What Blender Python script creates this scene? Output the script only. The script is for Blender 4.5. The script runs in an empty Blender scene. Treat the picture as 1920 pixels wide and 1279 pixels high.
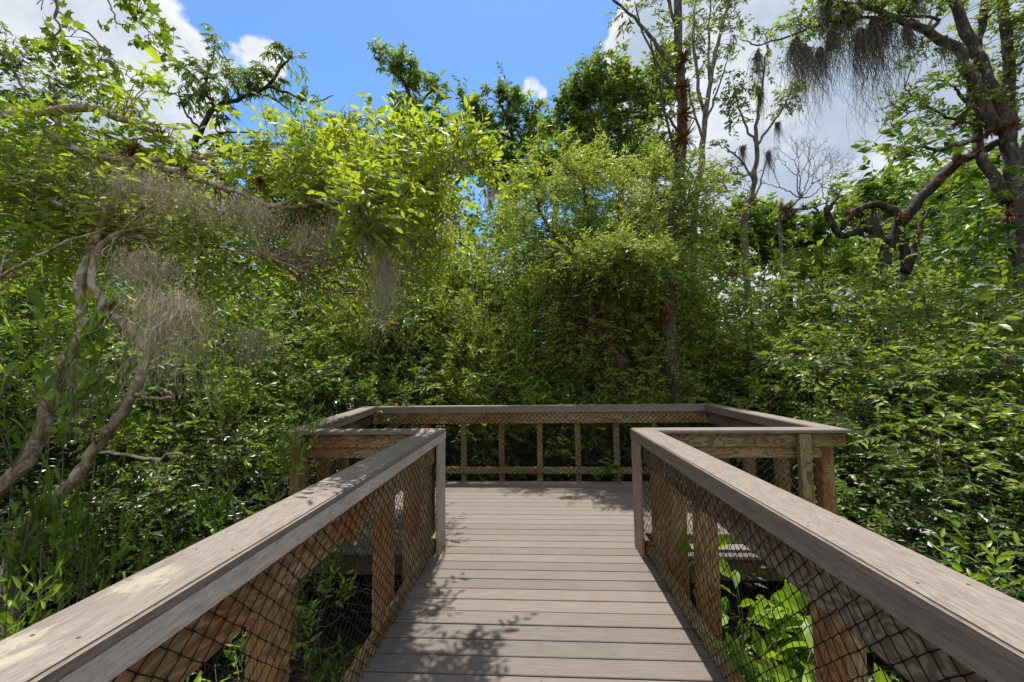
import bpy, bmesh, math
import numpy as np
from mathutils import Matrix, Vector

sc = bpy.context.scene
COL = sc.collection

# ------------------------------------------------------------------ camera
F_PX, YAW, PITCH, ROLL, CAM_H = 776.0, 0.0565, 0.0788, -0.0120, 1.588
_r = np.array([math.cos(YAW), math.sin(YAW), 0.0])
_f = np.array([-math.sin(YAW), math.cos(YAW), 0.0])
_u = np.array([0, 0, 1.0])
_f2 = _f * math.cos(PITCH) + _u * math.sin(PITCH)
_u2 = _u * math.cos(PITCH) - _f * math.sin(PITCH)
CAM_R = _r * math.cos(ROLL) + _u2 * math.sin(ROLL)
CAM_U = _u2 * math.cos(ROLL) - _r * math.sin(ROLL)
CAM_F = _f2
CAM_P = np.array([0, 0, CAM_H])
cam = bpy.data.cameras.new('camera')
cam.sensor_width = 36.0
cam.lens = F_PX / 1920.0 * 36.0
cam.clip_start = 0.02
cam.clip_end = 2000
cam_o = bpy.data.objects.new('camera', cam)
COL.objects.link(cam_o)
cam_o.matrix_world = Matrix(((CAM_R[0], CAM_U[0], -CAM_F[0], 0), (CAM_R[1], CAM_U[1], -CAM_F[1], 0),
                             (CAM_R[2], CAM_U[2], -CAM_F[2], CAM_H), (0, 0, 0, 1)))
sc.camera = cam_o


def ray(px, py):
    d = CAM_F + CAM_R * (px - 960) / F_PX + CAM_U * (639.5 - py) / F_PX
    return d


def at(px, py, Y):
    """world point seen at photo pixel (px, py) at world depth Y"""
    d = ray(px, py)
    return CAM_P + d * (Y / d[1])


# ------------------------------------------------------------------ light, sky
SUN_DIR = np.array([-0.01, 0.29, 0.955])
SUN_DIR = SUN_DIR / np.linalg.norm(SUN_DIR)
sun = bpy.data.lights.new('sun', 'SUN')
sun.energy = 4.8
sun.angle = math.radians(0.53)
sun.color = (1.0, 0.955, 0.88)
sun_o = bpy.data.objects.new('sun', sun)
COL.objects.link(sun_o)
sun_o.rotation_euler = Vector(SUN_DIR).to_track_quat('Z', 'Y').to_euler()

sc.view_settings.view_transform = 'Standard'
sc.view_settings.look = 'None'
sc.view_settings.exposure = 0.60
sc.view_settings.gamma = 1.0
sc.view_settings.use_curve_mapping = False
sc.cycles.max_bounces = 8
sc.cycles.diffuse_bounces = 4
sc.cycles.transmission_bounces = 5
sc.cycles.glossy_bounces = 2
sc.cycles.sample_clamp_indirect = 4.0


class NT:
    """tiny node-tree helper"""
    def __init__(self, tree):
        self.t = tree
        self.n = tree.nodes
        self.n.clear()

    def new(self, typ, ins=None, **props):
        nd = self.n.new(typ)
        for k, v in props.items():
            setattr(nd, k, v)
        for k, v in (ins or {}).items():
            s = nd.inputs[k]
            if hasattr(v, 'is_output') or isinstance(v, bpy.types.NodeSocket):
                self.t.links.new(v, s)
            else:
                s.default_value = v
        return nd

    def math(self, op, a, b=None, c=None, clamp=False):
        ins = {0: a}
        if b is not None:
            ins[1] = b
        if c is not None:
            ins[2] = c
        nd = self.new('ShaderNodeMath', ins, operation=op)
        nd.use_clamp = clamp
        return nd.outputs[0]

    def vmath(self, op, a, b=None):
        ins = {0: a}
        if b is not None:
            ins[1] = b
        nd = self.new('ShaderNodeVectorMath', ins, operation=op)
        return nd.outputs['Value'] if op in ('DOT_PRODUCT', 'LENGTH', 'DISTANCE') else nd.outputs[0]

    def mix(self, fac, a, b, mode='MIX'):
        nd = self.n.new('ShaderNodeMix')
        nd.data_type = 'RGBA'
        nd.blend_type = mode
        for s, v in ((nd.inputs[0], fac), (nd.inputs[6], a), (nd.inputs[7], b)):
            if isinstance(v, bpy.types.NodeSocket):
                self.t.links.new(v, s)
            elif isinstance(v, (tuple, list)):
                s.default_value = (*v[:3], 1.0)
            else:
                s.default_value = v
        return nd.outputs[2]

    def rng(self, v, a, b, c=0.0, d=1.0, smooth=True):
        nd = self.new('ShaderNodeMapRange', {0: v, 1: a, 2: b, 3: c, 4: d})
        nd.interpolation_type = 'SMOOTHSTEP' if smooth else 'LINEAR'
        return nd.outputs[0]

    def noise(self, vec, scale, detail=4.0, rough=0.55, dist=0.0):
        nd = self.new('ShaderNodeTexNoise', {'Vector': vec, 'Scale': scale, 'Detail': detail, 'Roughness': rough, 'Distortion': dist})
        return nd.outputs[0]

    def ramp(self, fac, stops):
        nd = self.n.new('ShaderNodeValToRGB')
        cr = nd.color_ramp
        while len(cr.elements) > 2:
            cr.elements.remove(cr.elements[-1])
        for i, (p, c) in enumerate(stops):
            e = cr.elements[i] if i < 2 else cr.elements.new(p)
            e.position = p
            e.color = (*c, 1.0)
        self.t.links.new(fac, nd.inputs[0])
        return nd.outputs[0]


# world: Nishita sky with cumulus clouds laid out on the sky's own directions
world = bpy.data.worlds.new('World')
sc.world = world
world.use_nodes = True
w = NT(world.node_tree)
sky = w.new('ShaderNodeTexSky', sky_type='NISHITA')
sky.sun_disc = False
sky.sun_elevation = math.asin(SUN_DIR[2])
sky.sun_rotation = math.atan2(SUN_DIR[0], SUN_DIR[1])
sky.air_density = 1.0
sky.dust_density = 0.3
sky.ozone_density = 2.0
SKY_STRENGTH = 0.13
tc = w.new('ShaderNodeTexCoord')
dirv = w.vmath('NORMALIZE', tc.outputs['Generated'])
n1 = w.noise(dirv, 5.5, 9.0, 0.58, 0.15)
n2 = w.noise(dirv, 4.2, 6.0, 0.55, 0.3)
n3 = w.noise(w.vmath('ADD', dirv, (3.1, 1.7, 0.4)), 9.0, 6.0, 0.6)


def blob(px, py, inner, outer, amp=1.0):
    d = ray(px, py)
    d = d / np.linalg.norm(d)
    c = w.vmath('DOT_PRODUCT', dirv, tuple(float(x) for x in d))
    return w.rng(c, math.cos(math.radians(outer)), math.cos(math.radians(inner)), 0.0, amp)


fields = [blob(20, 130, 9, 17), blob(215, 175, 3.0, 10), blob(300, 215, 2, 8, .8), blob(110, 60, 5, 11), blob(1700, 180, 19, 33), blob(1255, 95, 4.0, 9.0),
          blob(1420, 300, 6, 14), blob(480, 118, 0.3, 4.0, 0.50), blob(430, 150, 0.3, 4.0, 0.50), blob(998, 163, 0.1, 1.9, 0.40), blob(1012, 172, 0.1, 1.5, 0.36),
          blob(960, 330, 1, 7, .6)]
mx = fields[0]
for fdl in fields[1:]:
    mx = w.math('MAXIMUM', mx, fdl)
dens = w.math('ADD', mx, w.math('MULTIPLY', w.math('SUBTRACT', n1, 0.5), 2.6))
# bright cumulus behind and above the camera, added out of view as fill light
sepz = w.new('ShaderNodeSeparateXYZ', {0: dirv})
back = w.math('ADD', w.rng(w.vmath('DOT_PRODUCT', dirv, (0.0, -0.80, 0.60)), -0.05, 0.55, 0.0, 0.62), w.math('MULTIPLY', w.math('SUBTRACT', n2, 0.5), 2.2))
fill_cover = w.rng(back, 0.42, 0.60)
cover = w.math('MAXIMUM', w.rng(dens, 0.40, 0.62), fill_cover)
thick = w.rng(dens, 0.5, 1.15)
gray = w.mix(w.rng(n2, 0.40, 0.58), (0.29, 0.36, 0.46), (0.56, 0.59, 0.63))
edge = w.mix(w.rng(n3, 0.3, 0.7), (0.52, 0.55, 0.59), (0.68, 0.68, 0.685))
ccol = w.mix(w.math('MULTIPLY', thick, 0.85), edge, gray)
# darker, bluer cloud base on the right of the view
dr = ray(1760, 330); dr = dr / np.linalg.norm(dr)
rdark = w.rng(w.vmath('DOT_PRODUCT', dirv, tuple(float(x) for x in dr)), math.cos(math.radians(27)), math.cos(math.radians(9)))
ccol = w.mix(w.math('MULTIPLY', rdark, w.rng(n1, 0.60, 0.42, 0.0, 0.8)), ccol, (0.27, 0.34, 0.45))
ccol = w.mix(fill_cover, ccol, (0.72, 0.71, 0.70))
skyc = w.mix(1.0, sky.outputs[0], (0.66, 0.91, 1.09), 'MULTIPLY')
skyl = w.mix(1.0, ccol, (1.0 / SKY_STRENGTH,) * 3, 'MULTIPLY')
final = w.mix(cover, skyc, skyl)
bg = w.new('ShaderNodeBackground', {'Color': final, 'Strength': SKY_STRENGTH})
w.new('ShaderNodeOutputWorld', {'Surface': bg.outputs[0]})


# ------------------------------------------------------------------ generic helpers
def tag(o, label=None, cat=None, group=None, kind=None):
    if label:
        o['label'] = label
    if cat:
        o['category'] = cat
    if group:
        o['group'] = group
    if kind:
        o['kind'] = kind
    return o


def empty(name, loc=(0, 0, 0), rz=0.0):
    o = bpy.data.objects.new(name, None)
    o.empty_display_size = 0.2
    COL.objects.link(o)
    o.location = [float(c) for c in loc]
    o.rotation_euler = (0, 0, rz)
    return o


def link(name, me, parent=None, loc=None):
    o = bpy.data.objects.new(name, me)
    COL.objects.link(o)
    if parent is not None:
        o.parent = parent
    if loc is not None:
        o.location = [float(c) for c in loc]
    return o


def copy_tree(o, parent=None):
    c = o.copy()
    COL.objects.link(c)
    if parent is not None:
        c.parent = parent
    for ch in list(o.children):
        copy_tree(ch, c)
    return c


def npmesh(name, V, faces, mats, midx=None, tint=None, smooth=False):
    """V (n,3); faces: list of (m,k) int arrays; midx: list of material index per face array"""
    me = bpy.data.meshes.new(name)
    V = np.ascontiguousarray(V, dtype=np.float32)
    me.vertices.add(len(V))
    me.vertices.foreach_set('co', V.ravel())
    faces = [f for f in faces if len(f)]
    lv = np.concatenate([f.ravel() for f in faces]).astype(np.int32)
    tot = np.concatenate([np.full(len(f), f.shape[1], np.int32) for f in faces])
    start = np.concatenate([[0], np.cumsum(tot)[:-1]]).astype(np.int32)
    me.loops.add(len(lv))
    me.loops.foreach_set('vertex_index', lv)
    me.polygons.add(len(tot))
    me.polygons.foreach_set('loop_start', start)
    me.polygons.foreach_set('loop_total', tot)
    for m in mats:
        me.materials.append(m)
    if midx is not None:
        mi = np.concatenate([np.full(len(f), i, np.int32) for f, i in zip(faces, midx)])
        me.polygons.foreach_set('material_index', mi)
    if tint is not None:
        a = me.attributes.new('tint', 'FLOAT', 'POINT')
        a.data.foreach_set('value', np.ascontiguousarray(tint, dtype=np.float32))
    me.polygons.foreach_set('use_smooth', np.full(len(tot), smooth, dtype=bool))
    me.update(calc_edges=True)
    return me


class MB:
    """collects vertices and faces for one mesh"""
    def __init__(self):
        self.V, self.F, self.M, self.T, self.n = [], [], [], [], 0

    def add(self, V, faces, mat=0, tint=None):
        V = np.asarray(V, dtype=np.float64).reshape(-1, 3)
        for f in faces:
            self.F.append(np.asarray(f) + self.n)
            self.M.append(mat)
        self.V.append(V)
        self.T.append(np.zeros(len(V)) if tint is None else tint)
        self.n += len(V)

    def build(self, name, mats, parent=None, origin=None, smooth=False):
        V = np.concatenate(self.V)
        if origin is not None:
            V = V - np.asarray(origin)
        me = npmesh(name, V, self.F, mats, self.M, np.concatenate(self.T), smooth)
        return link(name, me, parent)


def norm(a):
    return a / np.maximum(np.linalg.norm(a, axis=-1, keepdims=True), 1e-9)


def catmull(P, n):
    P = np.asarray(P, float)
    if len(P) < 3:
        t = np.linspace(0, 1, n)[:, None]
        return P[0] * (1 - t) + P[-1] * t
    Q = np.vstack([2 * P[0] - P[1], P, 2 * P[-1] - P[-2]])
    ts = np.linspace(0, len(P) - 1 - 1e-6, n)
    out = []
    for t in ts:
        i = int(t)
        f = t - i
        p0, p1, p2, p3 = Q[i], Q[i + 1], Q[i + 2], Q[i + 3]
        out.append(0.5 * (2 * p1 + (p2 - p0) * f + (2 * p0 - 5 * p1 + 4 * p2 - p3) * f * f + (3 * p1 - p0 - 3 * p2 + p3) * f ** 3))
    return np.array(out)


def tube(P, R, sides=8, rng=None, rough=0.0):
    """swept tube with per-ring radii; returns verts, [quads, end cap]"""
    P = np.asarray(P, float)
    R = np.broadcast_to(np.asarray(R, float), (len(P),))
    T = norm(np.gradient(P, axis=0))
    up = np.array([0, 0, 1.0]) if abs(T[0][2]) < 0.9 else np.array([1.0, 0, 0])
    A = norm(np.cross(T[0], up))
    As = []
    for t in T:
        A = norm(A - t * (A @ t))
        As.append(A)
    As = np.array(As)
    Bs = np.cross(T, As)
    an = np.linspace(0, 2 * np.pi, sides, endpoint=False)
    rr = R[:, None] * np.ones((1, sides))
    if rng is not None and rough:
        rr = rr * (1 + rough * rng.normal(size=rr.shape))
    V = P[:, None] + rr[..., None] * (np.cos(an)[None, :, None] * As[:, None] + np.sin(an)[None, :, None] * Bs[:, None])
    n = len(P)
    i = np.arange(n - 1)[:, None] * sides
    j = np.arange(sides)[None]
    k = (j + 1) % sides
    q = np.stack([i + j, i + k, i + sides + k, i + sides + j], -1).reshape(-1, 4)
    cap = np.array([list(range((n - 1) * sides, n * sides))])
    cap0 = np.array([list(range(sides))[::-1]])
    return V.reshape(-1, 3), [q, cap, cap0]


def thin(P0, P1, r0, r1):
    """many straight 3-sided twigs at once"""
    n = len(P0)
    T = norm(P1 - P0)
    up = np.where(np.abs(T[:, 2:3]) < 0.9, np.array([[0, 0, 1.0]]), np.array([[1.0, 0, 0]]))
    A = norm(np.cross(T, up))
    B = np.cross(T, A)
    r0 = np.broadcast_to(np.asarray(r0, float), (n,))[:, None]
    r1 = np.broadcast_to(np.asarray(r1, float), (n,))[:, None]
    V = []
    for P, r in ((P0, r0), (P1, r1)):
        for a in (0.3, 2.394, 4.489):
            V.append(P + r * (math.cos(a) * A + math.sin(a) * B))
    V = np.stack(V, 1)
    o = np.arange(n)[:, None] * 6
    q = np.concatenate([o + np.array([[a, b, b + 3, a + 3]]) for a, b in ((0, 1), (1, 2), (2, 0))])
    return V.reshape(-1, 3), [q]


def strands(P, r):
    """(n,k,3) polylines as 3-sided strands, tapering to the tip"""
    n, k, _ = P.shape
    off = np.array([[1, 0, 0.2], [-0.5, 0.87, -0.2], [-0.5, -0.87, 0.1]])
    taper = np.linspace(1.0, 0.35, k)
    V = P[:, :, None] + r * taper[None, :, None, None] * off[None, None]
    base = (np.arange(n)[:, None, None] * k + np.arange(k - 1)[None, :, None]) * 3
    j = np.arange(3)[None, None]
    jn = (j + 1) % 3
    q = np.stack([base + j, base + jn, base + 3 + jn, base + 3 + j], -1).reshape(-1, 4)
    return V.reshape(-1, 3), [q]


# leaf outlines: (along, across, normal) and faces
TEMPL = {
    'dia': (np.array([[0, 0, 0], [.42, .5, .12], [1, 0, -.06], [.42, -.5, .12]]), [np.array([[0, 1, 2], [0, 2, 3]])]),
    'lance': (np.array([[0, 0, 0], [.25, .42, .10], [.62, .36, .08], [1, 0, -.22], [.62, -.36, .08], [.25, -.42, .10], [.45, 0, .0]]),
              [np.array([[0, 1, 6], [1, 2, 6], [2, 3, 6], [3, 4, 6], [4, 5, 6], [5, 0, 6]])]),
    'oval': (np.array([[0, 0, 0], [.10, .10, .02], [.32, .44, .12], [.6, .5, .10], [.85, .28, -.02], [1, 0, -.2],
                       [.85, -.28, -.02], [.6, -.5, .10], [.32, -.44, .12], [.10, -.10, .02], [.35, 0, .0], [.7, 0, -.04]]),
             [np.array([[1, 2, 10], [2, 3, 10], [3, 11, 10], [3, 4, 11], [4, 5, 11], [5, 6, 11], [6, 7, 11], [7, 10, 11], [7, 8, 10], [8, 9, 10],
                        [9, 0, 10], [0, 1, 10]])]),
    'maple': (np.array([[0, 0, 0], [.25, .30, .05], [.30, .62, -.05], [.52, .36, .05], [.78, .44, -.06], [.74, .16, .02], [1, 0, -.12],
                        [.74, -.16, .02], [.78, -.44, -.06], [.52, -.36, .05], [.30, -.62, -.05], [.25, -.30, .05], [.42, 0, 0]]),
              [np.array([[i, (i + 1) % 12, 12] for i in range(12)])]),
}


def leaves(mb, P, D, N, L, W, tint, tmpl='dia', mat=0):
    tv, tf = TEMPL[tmpl]
    D = norm(D)
    N = norm(N - D * (N * D).sum(-1, keepdims=True))
    S = np.cross(N, D)
    n = len(P)
    L = np.broadcast_to(L, (n,))[:, None, None]
    W = np.broadcast_to(W, (n,))[:, None, None]
    V = P[:, None] + L * tv[None, :, 0:1] * D[:, None] + W * (tv[None, :, 1:2] * S[:, None] + tv[None, :, 2:3] * N[:, None])
    k = len(tv)
    fs = [(np.arange(n)[:, None, None] * k + f[None]).reshape(-1, f.shape[1]) for f in tf]
    mb.add(V.reshape(-1, 3), fs, mat, np.repeat(tint, k))


def in_lobes(rng, lobes, n, shell):
    lobes = np.asarray(lobes, float)
    vol = lobes[:, 3] * lobes[:, 4] * lobes[:, 5]
    ws = vol ** 0.75
    li = rng.choice(len(lobes), n, p=ws / ws.sum())
    u = norm(rng.normal(size=(n, 3)))
    r = rng.random(n) ** (1 / 3.0)
    r = shell + (1 - shell) * r
    r = r * (1 + 0.12 * rng.normal(size=n))
    C = lobes[li, :3] + u * r[:, None] * lobes[li, 3:6]
    return C, u, li


def crown(rng, mb, lobes, clumps, twigs, nl, clump_r=0.3, twig_len=0.35, L=0.08, W=0.03, up=0.3, droop=0.2, leaf_droop=0.2,
          shell=0.35, oddp=0.002, tint=(0.45, 0.2), tmpl='dia', wood=None, wood_r=0.0025, keep=None, outw=0.8, flat=0.6, nrand=0.62):
    C, U, li = in_lobes(rng, lobes, clumps, shell)
    if keep is not None:
        m = keep(C)
        C, U, li = C[m], U[m], li[m]
    nc = len(C)
    ct = rng.normal(tint[0], tint[1] * 0.7, nc)
    S = C[:, None] + clump_r * rng.normal(size=(nc, twigs, 3)) * 0.6
    D = norm(U[:, None] * outw + np.array([0, 0, up]) + rng.normal(size=(nc, twigs, 3)) * 0.6)
    tl = twig_len * (0.6 + 0.8 * rng.random((nc, twigs, 1)))
    t = (np.arange(nl) + 0.8) / nl
    tt = t[None, None, :, None]
    P = S[:, :, None] + D[:, :, None] * tl[:, :, None] * tt
    P[..., 2] -= droop * tl * (t ** 2)[None, None]
    TD = D[:, :, None] * np.ones((1, 1, nl, 1))
    TD[..., 2] -= 2 * droop * t[None, None]
    TD = norm(TD)
    sd = norm(np.cross(TD, np.array([0, 0, 1.0])) + 1e-6)
    sgn = np.where(np.arange(nl) % 2 == 0, 1.0, -1.0)[None, None, :, None]
    LD = TD * 0.65 + sd * sgn * 0.75 + rng.normal(size=TD.shape) * 0.28
    LD[..., 2] -= leaf_droop
    N = np.array([0, 0, flat]) + U[:, None, None] * 0.40 + rng.normal(size=TD.shape) * nrand
    k = nc * twigs * nl
    sc_ = np.exp(rng.normal(0, 0.22, k))
    tn = np.clip(np.repeat(ct, twigs * nl) + rng.normal(0, tint[1], k), 0, 0.94)
    odd = rng.random(k)
    tn = np.where(odd < oddp, 2.0, tn)
    leaves(mb, P.reshape(-1, 3), LD.reshape(-1, 3), N.reshape(-1, 3), L * sc_, W * sc_, tn, tmpl)
    if wood is not None:
        a = S.reshape(-1, 3)
        mid = P[:, :, nl // 2].reshape(-1, 3)
        b = P[:, :, -1].reshape(-1, 3)
        wood.add(*thin(a, mid, wood_r, wood_r * .8))
        wood.add(*thin(mid, b, wood_r * .8, wood_r * .4))
    return C


def limb_pts(rng, spec, seg=10, wob=0.0):
    pts, r0, r1 = spec
    P = catmull(pts, max(seg, 4 * len(pts)))
    if wob:
        d = rng.normal(size=P.shape) * wob
        d[0] = 0
        P = P + d
    R = np.linspace(1, 0, len(P)) ** 0.8 * (r0 - r1) + r1
    return P, R


def connect(rng, wood, limbs, C, r=0.012, r_end=0.004):
    """a curved branch from the nearest limb point to each clump centre"""
    LP = np.concatenate([l[0] for l in limbs])
    for c in C:
        d = LP - c
        cost = np.linalg.norm(d, axis=1) + 0.5 * np.maximum(d[:, 2], 0)
        p = LP[np.argmin(cost)]
        dist = np.linalg.norm(c - p)
        if dist < 0.05:
            continue
        m = (p + c) / 2 + np.array([0, 0, 0.10 * dist]) + rng.normal(size=3) * 0.10 * dist
        P = catmull([p, m, c], 6)
        rr = min(r * (0.5 + 0.5 * dist), r * 2.2)
        V, Fc = tube(P, np.linspace(rr, r_end, 6), 4)
        wood.add(V, Fc)


# ------------------------------------------------------------------ materials
def mat(name):
    m = bpy.data.materials.new(name)
    m.use_nodes = True
    return m, NT(m.node_tree)


def finish(t, color, rough=0.7, spec=0.3, bump=None, bump_d=0.01, bump_s=0.6):
    ins = {'Base Color': color, 'Roughness': rough}
    p = t.new('ShaderNodeBsdfPrincipled', ins)
    p.inputs['Specular IOR Level'].default_value = spec
    if bump is not None:
        b = t.new('ShaderNodeBump', {'Height': bump, 'Strength': bump_s, 'Distance': bump_d})
        t.t.links.new(b.outputs[0], p.inputs['Normal'])
    t.new('ShaderNodeOutputMaterial', {'Surface': p.outputs[0]})
    return p


def ocoord(t, scale=(1, 1, 1), rnd=True):
    tc = t.new('ShaderNodeTexCoord')
    v = tc.outputs['Object']
    if rnd:
        oi = t.new('ShaderNodeObjectInfo')
        v = t.vmath('ADD', v, t.vmath('MULTIPLY', t.new('ShaderNodeCombineXYZ', {0: oi.outputs['Random'], 1: oi.outputs['Random'], 2: oi.outputs['Random']}).outputs[0], (37.0, 19.0, 53.0)))
    return t.vmath('MULTIPLY', v, scale)


def leaf_mat(name, dark, mid, bright, trans=0.40, odd=(0.36, 0.19, 0.03), rough=0.42, tcol=1.3, spec=0.45):
    m, t = mat(name)
    at_ = t.new('ShaderNodeAttribute', attribute_name='tint')
    oi = t.new('ShaderNodeObjectInfo')
    f = t.math('ADD', at_.outputs['Fac'], t.math('MULTIPLY', t.math('SUBTRACT', oi.outputs['Random'], 0.5), 0.30))
    c = t.ramp(f, [(0.0, dark), (0.5, mid), (0.95, bright)])
    c = t.mix(t.math('GREATER_THAN', at_.outputs['Fac'], 1.5), c, odd)
    p = t.new('ShaderNodeBsdfPrincipled', {'Base Color': c, 'Roughness': rough})
    p.inputs['Specular IOR Level'].default_value = spec
    tr = t.new('ShaderNodeBsdfTranslucent', {'Color': t.mix(1.0, c, (tcol * 1.1, tcol * 1.05, tcol * 0.55), 'MULTIPLY')})
    mx_ = t.new('ShaderNodeMixShader', {0: trans, 1: p.outputs[0], 2: tr.outputs[0]})
    t.new('ShaderNodeOutputMaterial', {'Surface': mx_.outputs[0]})
    return m


M = {}
M['leaf_bay'] = leaf_mat('bay leaf', (.075, .135, .014), (.195, .290, .026), (.370, .450, .040), 0.50)
M['leaf_willow'] = leaf_mat('willow leaf', (.080, .130, .026), (.215, .300, .052), (.390, .470, .085), 0.46)
M['leaf_dark'] = leaf_mat('evergreen leaf', (.065, .105, .020), (.155, .235, .042), (.270, .350, .060), 0.5)
M['leaf_bush'] = leaf_mat('bush leaf', (.045, .086, .014), (.140, .225, .030), (.310, .400, .050), 0.40)
M['leaf_fresh'] = leaf_mat('fresh leaf', (.060, .130, .014), (.150, .270, .022), (.280, .400, .040), 0.45, odd=(.40, .38, .03))
M['leaf_maple'] = leaf_mat('maple leaf', (.090, .150, .014), (.170, .250, .022), (.290, .370, .040), 0.5)
M['leaf_oak'] = leaf_mat('oak leaf', (.065, .105, .018), (.155, .225, .034), (.260, .335, .050), 0.5)
M['leaf_holly'] = leaf_mat('holly leaf', (.010, .022, .006), (.028, .054, .011), (.085, .135, .024), 0.20, rough=.35, spec=.5)  # dark species, its colour darkened further to imitate shade low in the thicket
M['leaf_under'] = leaf_mat('undergrowth leaf', (.008, .018, .005), (.026, .050, .010), (.085, .130, .020), 0.22)  # leaf colour darkened to stand in for shade near the ground
M['frond'] = leaf_mat('palm frond', (.055, .100, .016), (.140, .215, .030), (.270, .340, .055), 0.42)


def bark_mat(name, base, dark, lichen=None, lich_amt=0.0, scale=1.0):
    m, t = mat(name)
    v = ocoord(t)
    a = t.noise(t.vmath('MULTIPLY', v, (1, 1, 0.35)), 18 * scale, 6, 0.6)
    b = t.noise(v, 4 * scale, 4, 0.6)
    c = t.mix(t.rng(a, 0.36, 0.62), dark, base)
    c = t.mix(t.math('MULTIPLY', t.rng(b, 0.45, 0.65), 0.5), c, dark)
    if lichen:
        l = t.noise(t.vmath('ADD', v, (5.0, 2.0, 1.0)), 7 * scale, 5, 0.65)
        c = t.mix(t.math('MULTIPLY', t.rng(l, 0.60 - lich_amt, 0.66 - lich_amt), 0.85), c, lichen)
    finish(t, c, 0.85, 0.2, a, 0.02, 0.8)
    return m


M['bark_bay'] = bark_mat('lichen bark', (.46, .36, .23), (.21, .15, .095), (.60, .57, .49), 0.07, 1.4)
M['bark_dark'] = bark_mat('dark bark', (.075, .062, .048), (.022, .018, .014), (.17, .17, .14), 0.0)
M['bark_oak'] = bark_mat('oak bark', (.120, .100, .078), (.038, .030, .022), (.30, .29, .25), 0.03)
M['bark_pale'] = bark_mat('pale bark', (.30, .27, .24), (.10, .085, .07), (.42, .41, .38), 0.02)
M['bark_grey'] = bark_mat('grey bark', (.26, .22, .17), (.10, .08, .06))
M['bark_brown'] = bark_mat('brown bark', (.17, .135, .105), (.05, .040, .030), (.24, .22, .18), 0.02)
M['bark_red'] = bark_mat('reddish bark', (.16, .075, .045), (.04, .022, .016))


def plain(name, c0, c1, rough=0.8, scale=12.0, trans=0.0):
    m, t = mat(name)
    at_ = t.new('ShaderNodeAttribute', attribute_name='tint')
    v = ocoord(t)
    n = t.noise(v, scale, 3)
    f = t.math('ADD', t.math('MULTIPLY', n, 0.5), t.math('MULTIPLY', at_.outputs['Fac'], 0.6))
    c = t.mix(t.rng(f, 0.2, 0.8), c0, c1)
    p = t.new('ShaderNodeBsdfPrincipled', {'Base Color': c, 'Roughness': rough})
    p.inputs['Specular IOR Level'].default_value = 0.2
    o = p.outputs[0]
    if trans:
        tr = t.new('ShaderNodeBsdfTranslucent', {'Color': c})
        o = t.new('ShaderNodeMixShader', {0: trans, 1: o, 2: tr.outputs[0]}).outputs[0]
    t.new('ShaderNodeOutputMaterial', {'Surface': o})
    return m


M['moss'] = plain('grey moss', (.36, .31, .22), (.62, .55, .41), 0.9, 6, 0.35)
M['moss_dark'] = plain('dark grey moss', (.15, .125, .09), (.34, .30, .23), 0.9, 5, 0.3)
M['airplant'] = plain('air plant', (.20, .075, .04), (.30, .16, .08), 0.7, 6, 0.2)


def composite_mat(name, base, lichen=False, red=False, green_foot=False):
    m, t = mat(name)
    v = ocoord(t)
    grain = t.noise(t.vmath('MULTIPLY', v, (1.6, 28, 28)), 3.2, 6, 0.6, 0.4)
    speck = t.noise(v, 160, 2, 0.5)
    blotch = t.noise(t.vmath('MULTIPLY', v, (1, 2.2, 2.2)), 2.6, 5, 0.6)
    streak = t.noise(t.vmath('MULTIPLY', v, (14, 1.0, 0.6)), 1.6, 4, 0.6)
    dk = tuple(x * 0.55 for x in base)
    lt = tuple(min(1, x * 1.32) for x in base)
    mott = t.noise(t.vmath('MULTIPLY', v, (3.0, 18.0, 18.0)), 5.0, 7, 0.72, 1.0)
    c = t.mix(t.rng(mott, 0.30, 0.70), dk, lt)
    c = t.mix(0.28, c, base)
    c = t.mix(t.math('MULTIPLY', t.rng(grain, 0.50, 0.72), 0.22), c, dk)
    c = t.mix(t.math('MULTIPLY', t.rng(blotch, 0.50, 0.72), 0.45), c, tuple(x * 0.62 for x in base))
    c = t.mix(t.math('MULTIPLY', t.rng(streak, 0.58, 0.72), 0.20), c, (.20, .15, .12))
    c = t.mix(t.math('MULTIPLY', t.rng(speck, 0.55, 0.75), 0.25), c, lt)
    tc_ = t.new('ShaderNodeTexCoord').outputs['Object']
    sx = t.new('ShaderNodeSeparateXYZ', {0: tc_})
    if lichen:
        ln = t.noise(t.vmath('MULTIPLY', tc_, (1.0, 1.6, 1.6)), 9.0, 7, 0.68, 0.6)
        x_ = sx.outputs[0]
        b1 = t.rng(t.math('ABSOLUTE', t.math('SUBTRACT', x_, -0.70)), 0.02, 0.16, 0.16, -0.04)
        b2 = t.rng(t.math('ABSOLUTE', t.math('SUBTRACT', x_, -0.42)), 0.02, 0.13, 0.17, -0.04)
        by = t.rng(t.math('ABSOLUTE', t.math('SUBTRACT', sx.outputs[1], -0.03)), 0.02, 0.09, 0.0, -0.2)
        k = t.math('ADD', t.math('ADD', t.math('MAXIMUM', b1, b2), by), ln)
        c = t.mix(t.math('MULTIPLY', t.rng(k, 0.575, 0.72), 0.50), c, (.42, .38, .27))
    if red:
        rn = t.noise(t.vmath('MULTIPLY', tc_, (3.0, 30.0, 30.0)), 1.8, 5, 0.6, 1.4)
        c = t.mix(t.math('MULTIPLY', t.rng(rn, 0.50, 0.58), 0.75), c, (.30, .075, .06))
    if green_foot:
        gn = t.noise(tc_, 14, 4)
        g = t.math('MULTIPLY', t.rng(sx.outputs[0], -0.22, -0.46), t.rng(gn, .35, .6))
        c = t.mix(t.math('MULTIPLY', g, 0.8), c, (.17, .19, .05))
    finish(t, c, 0.72, 0.25, t.math('ADD', grain, t.math('MULTIPLY', speck, 0.2)), 0.003, 0.6)
    return m


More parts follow.
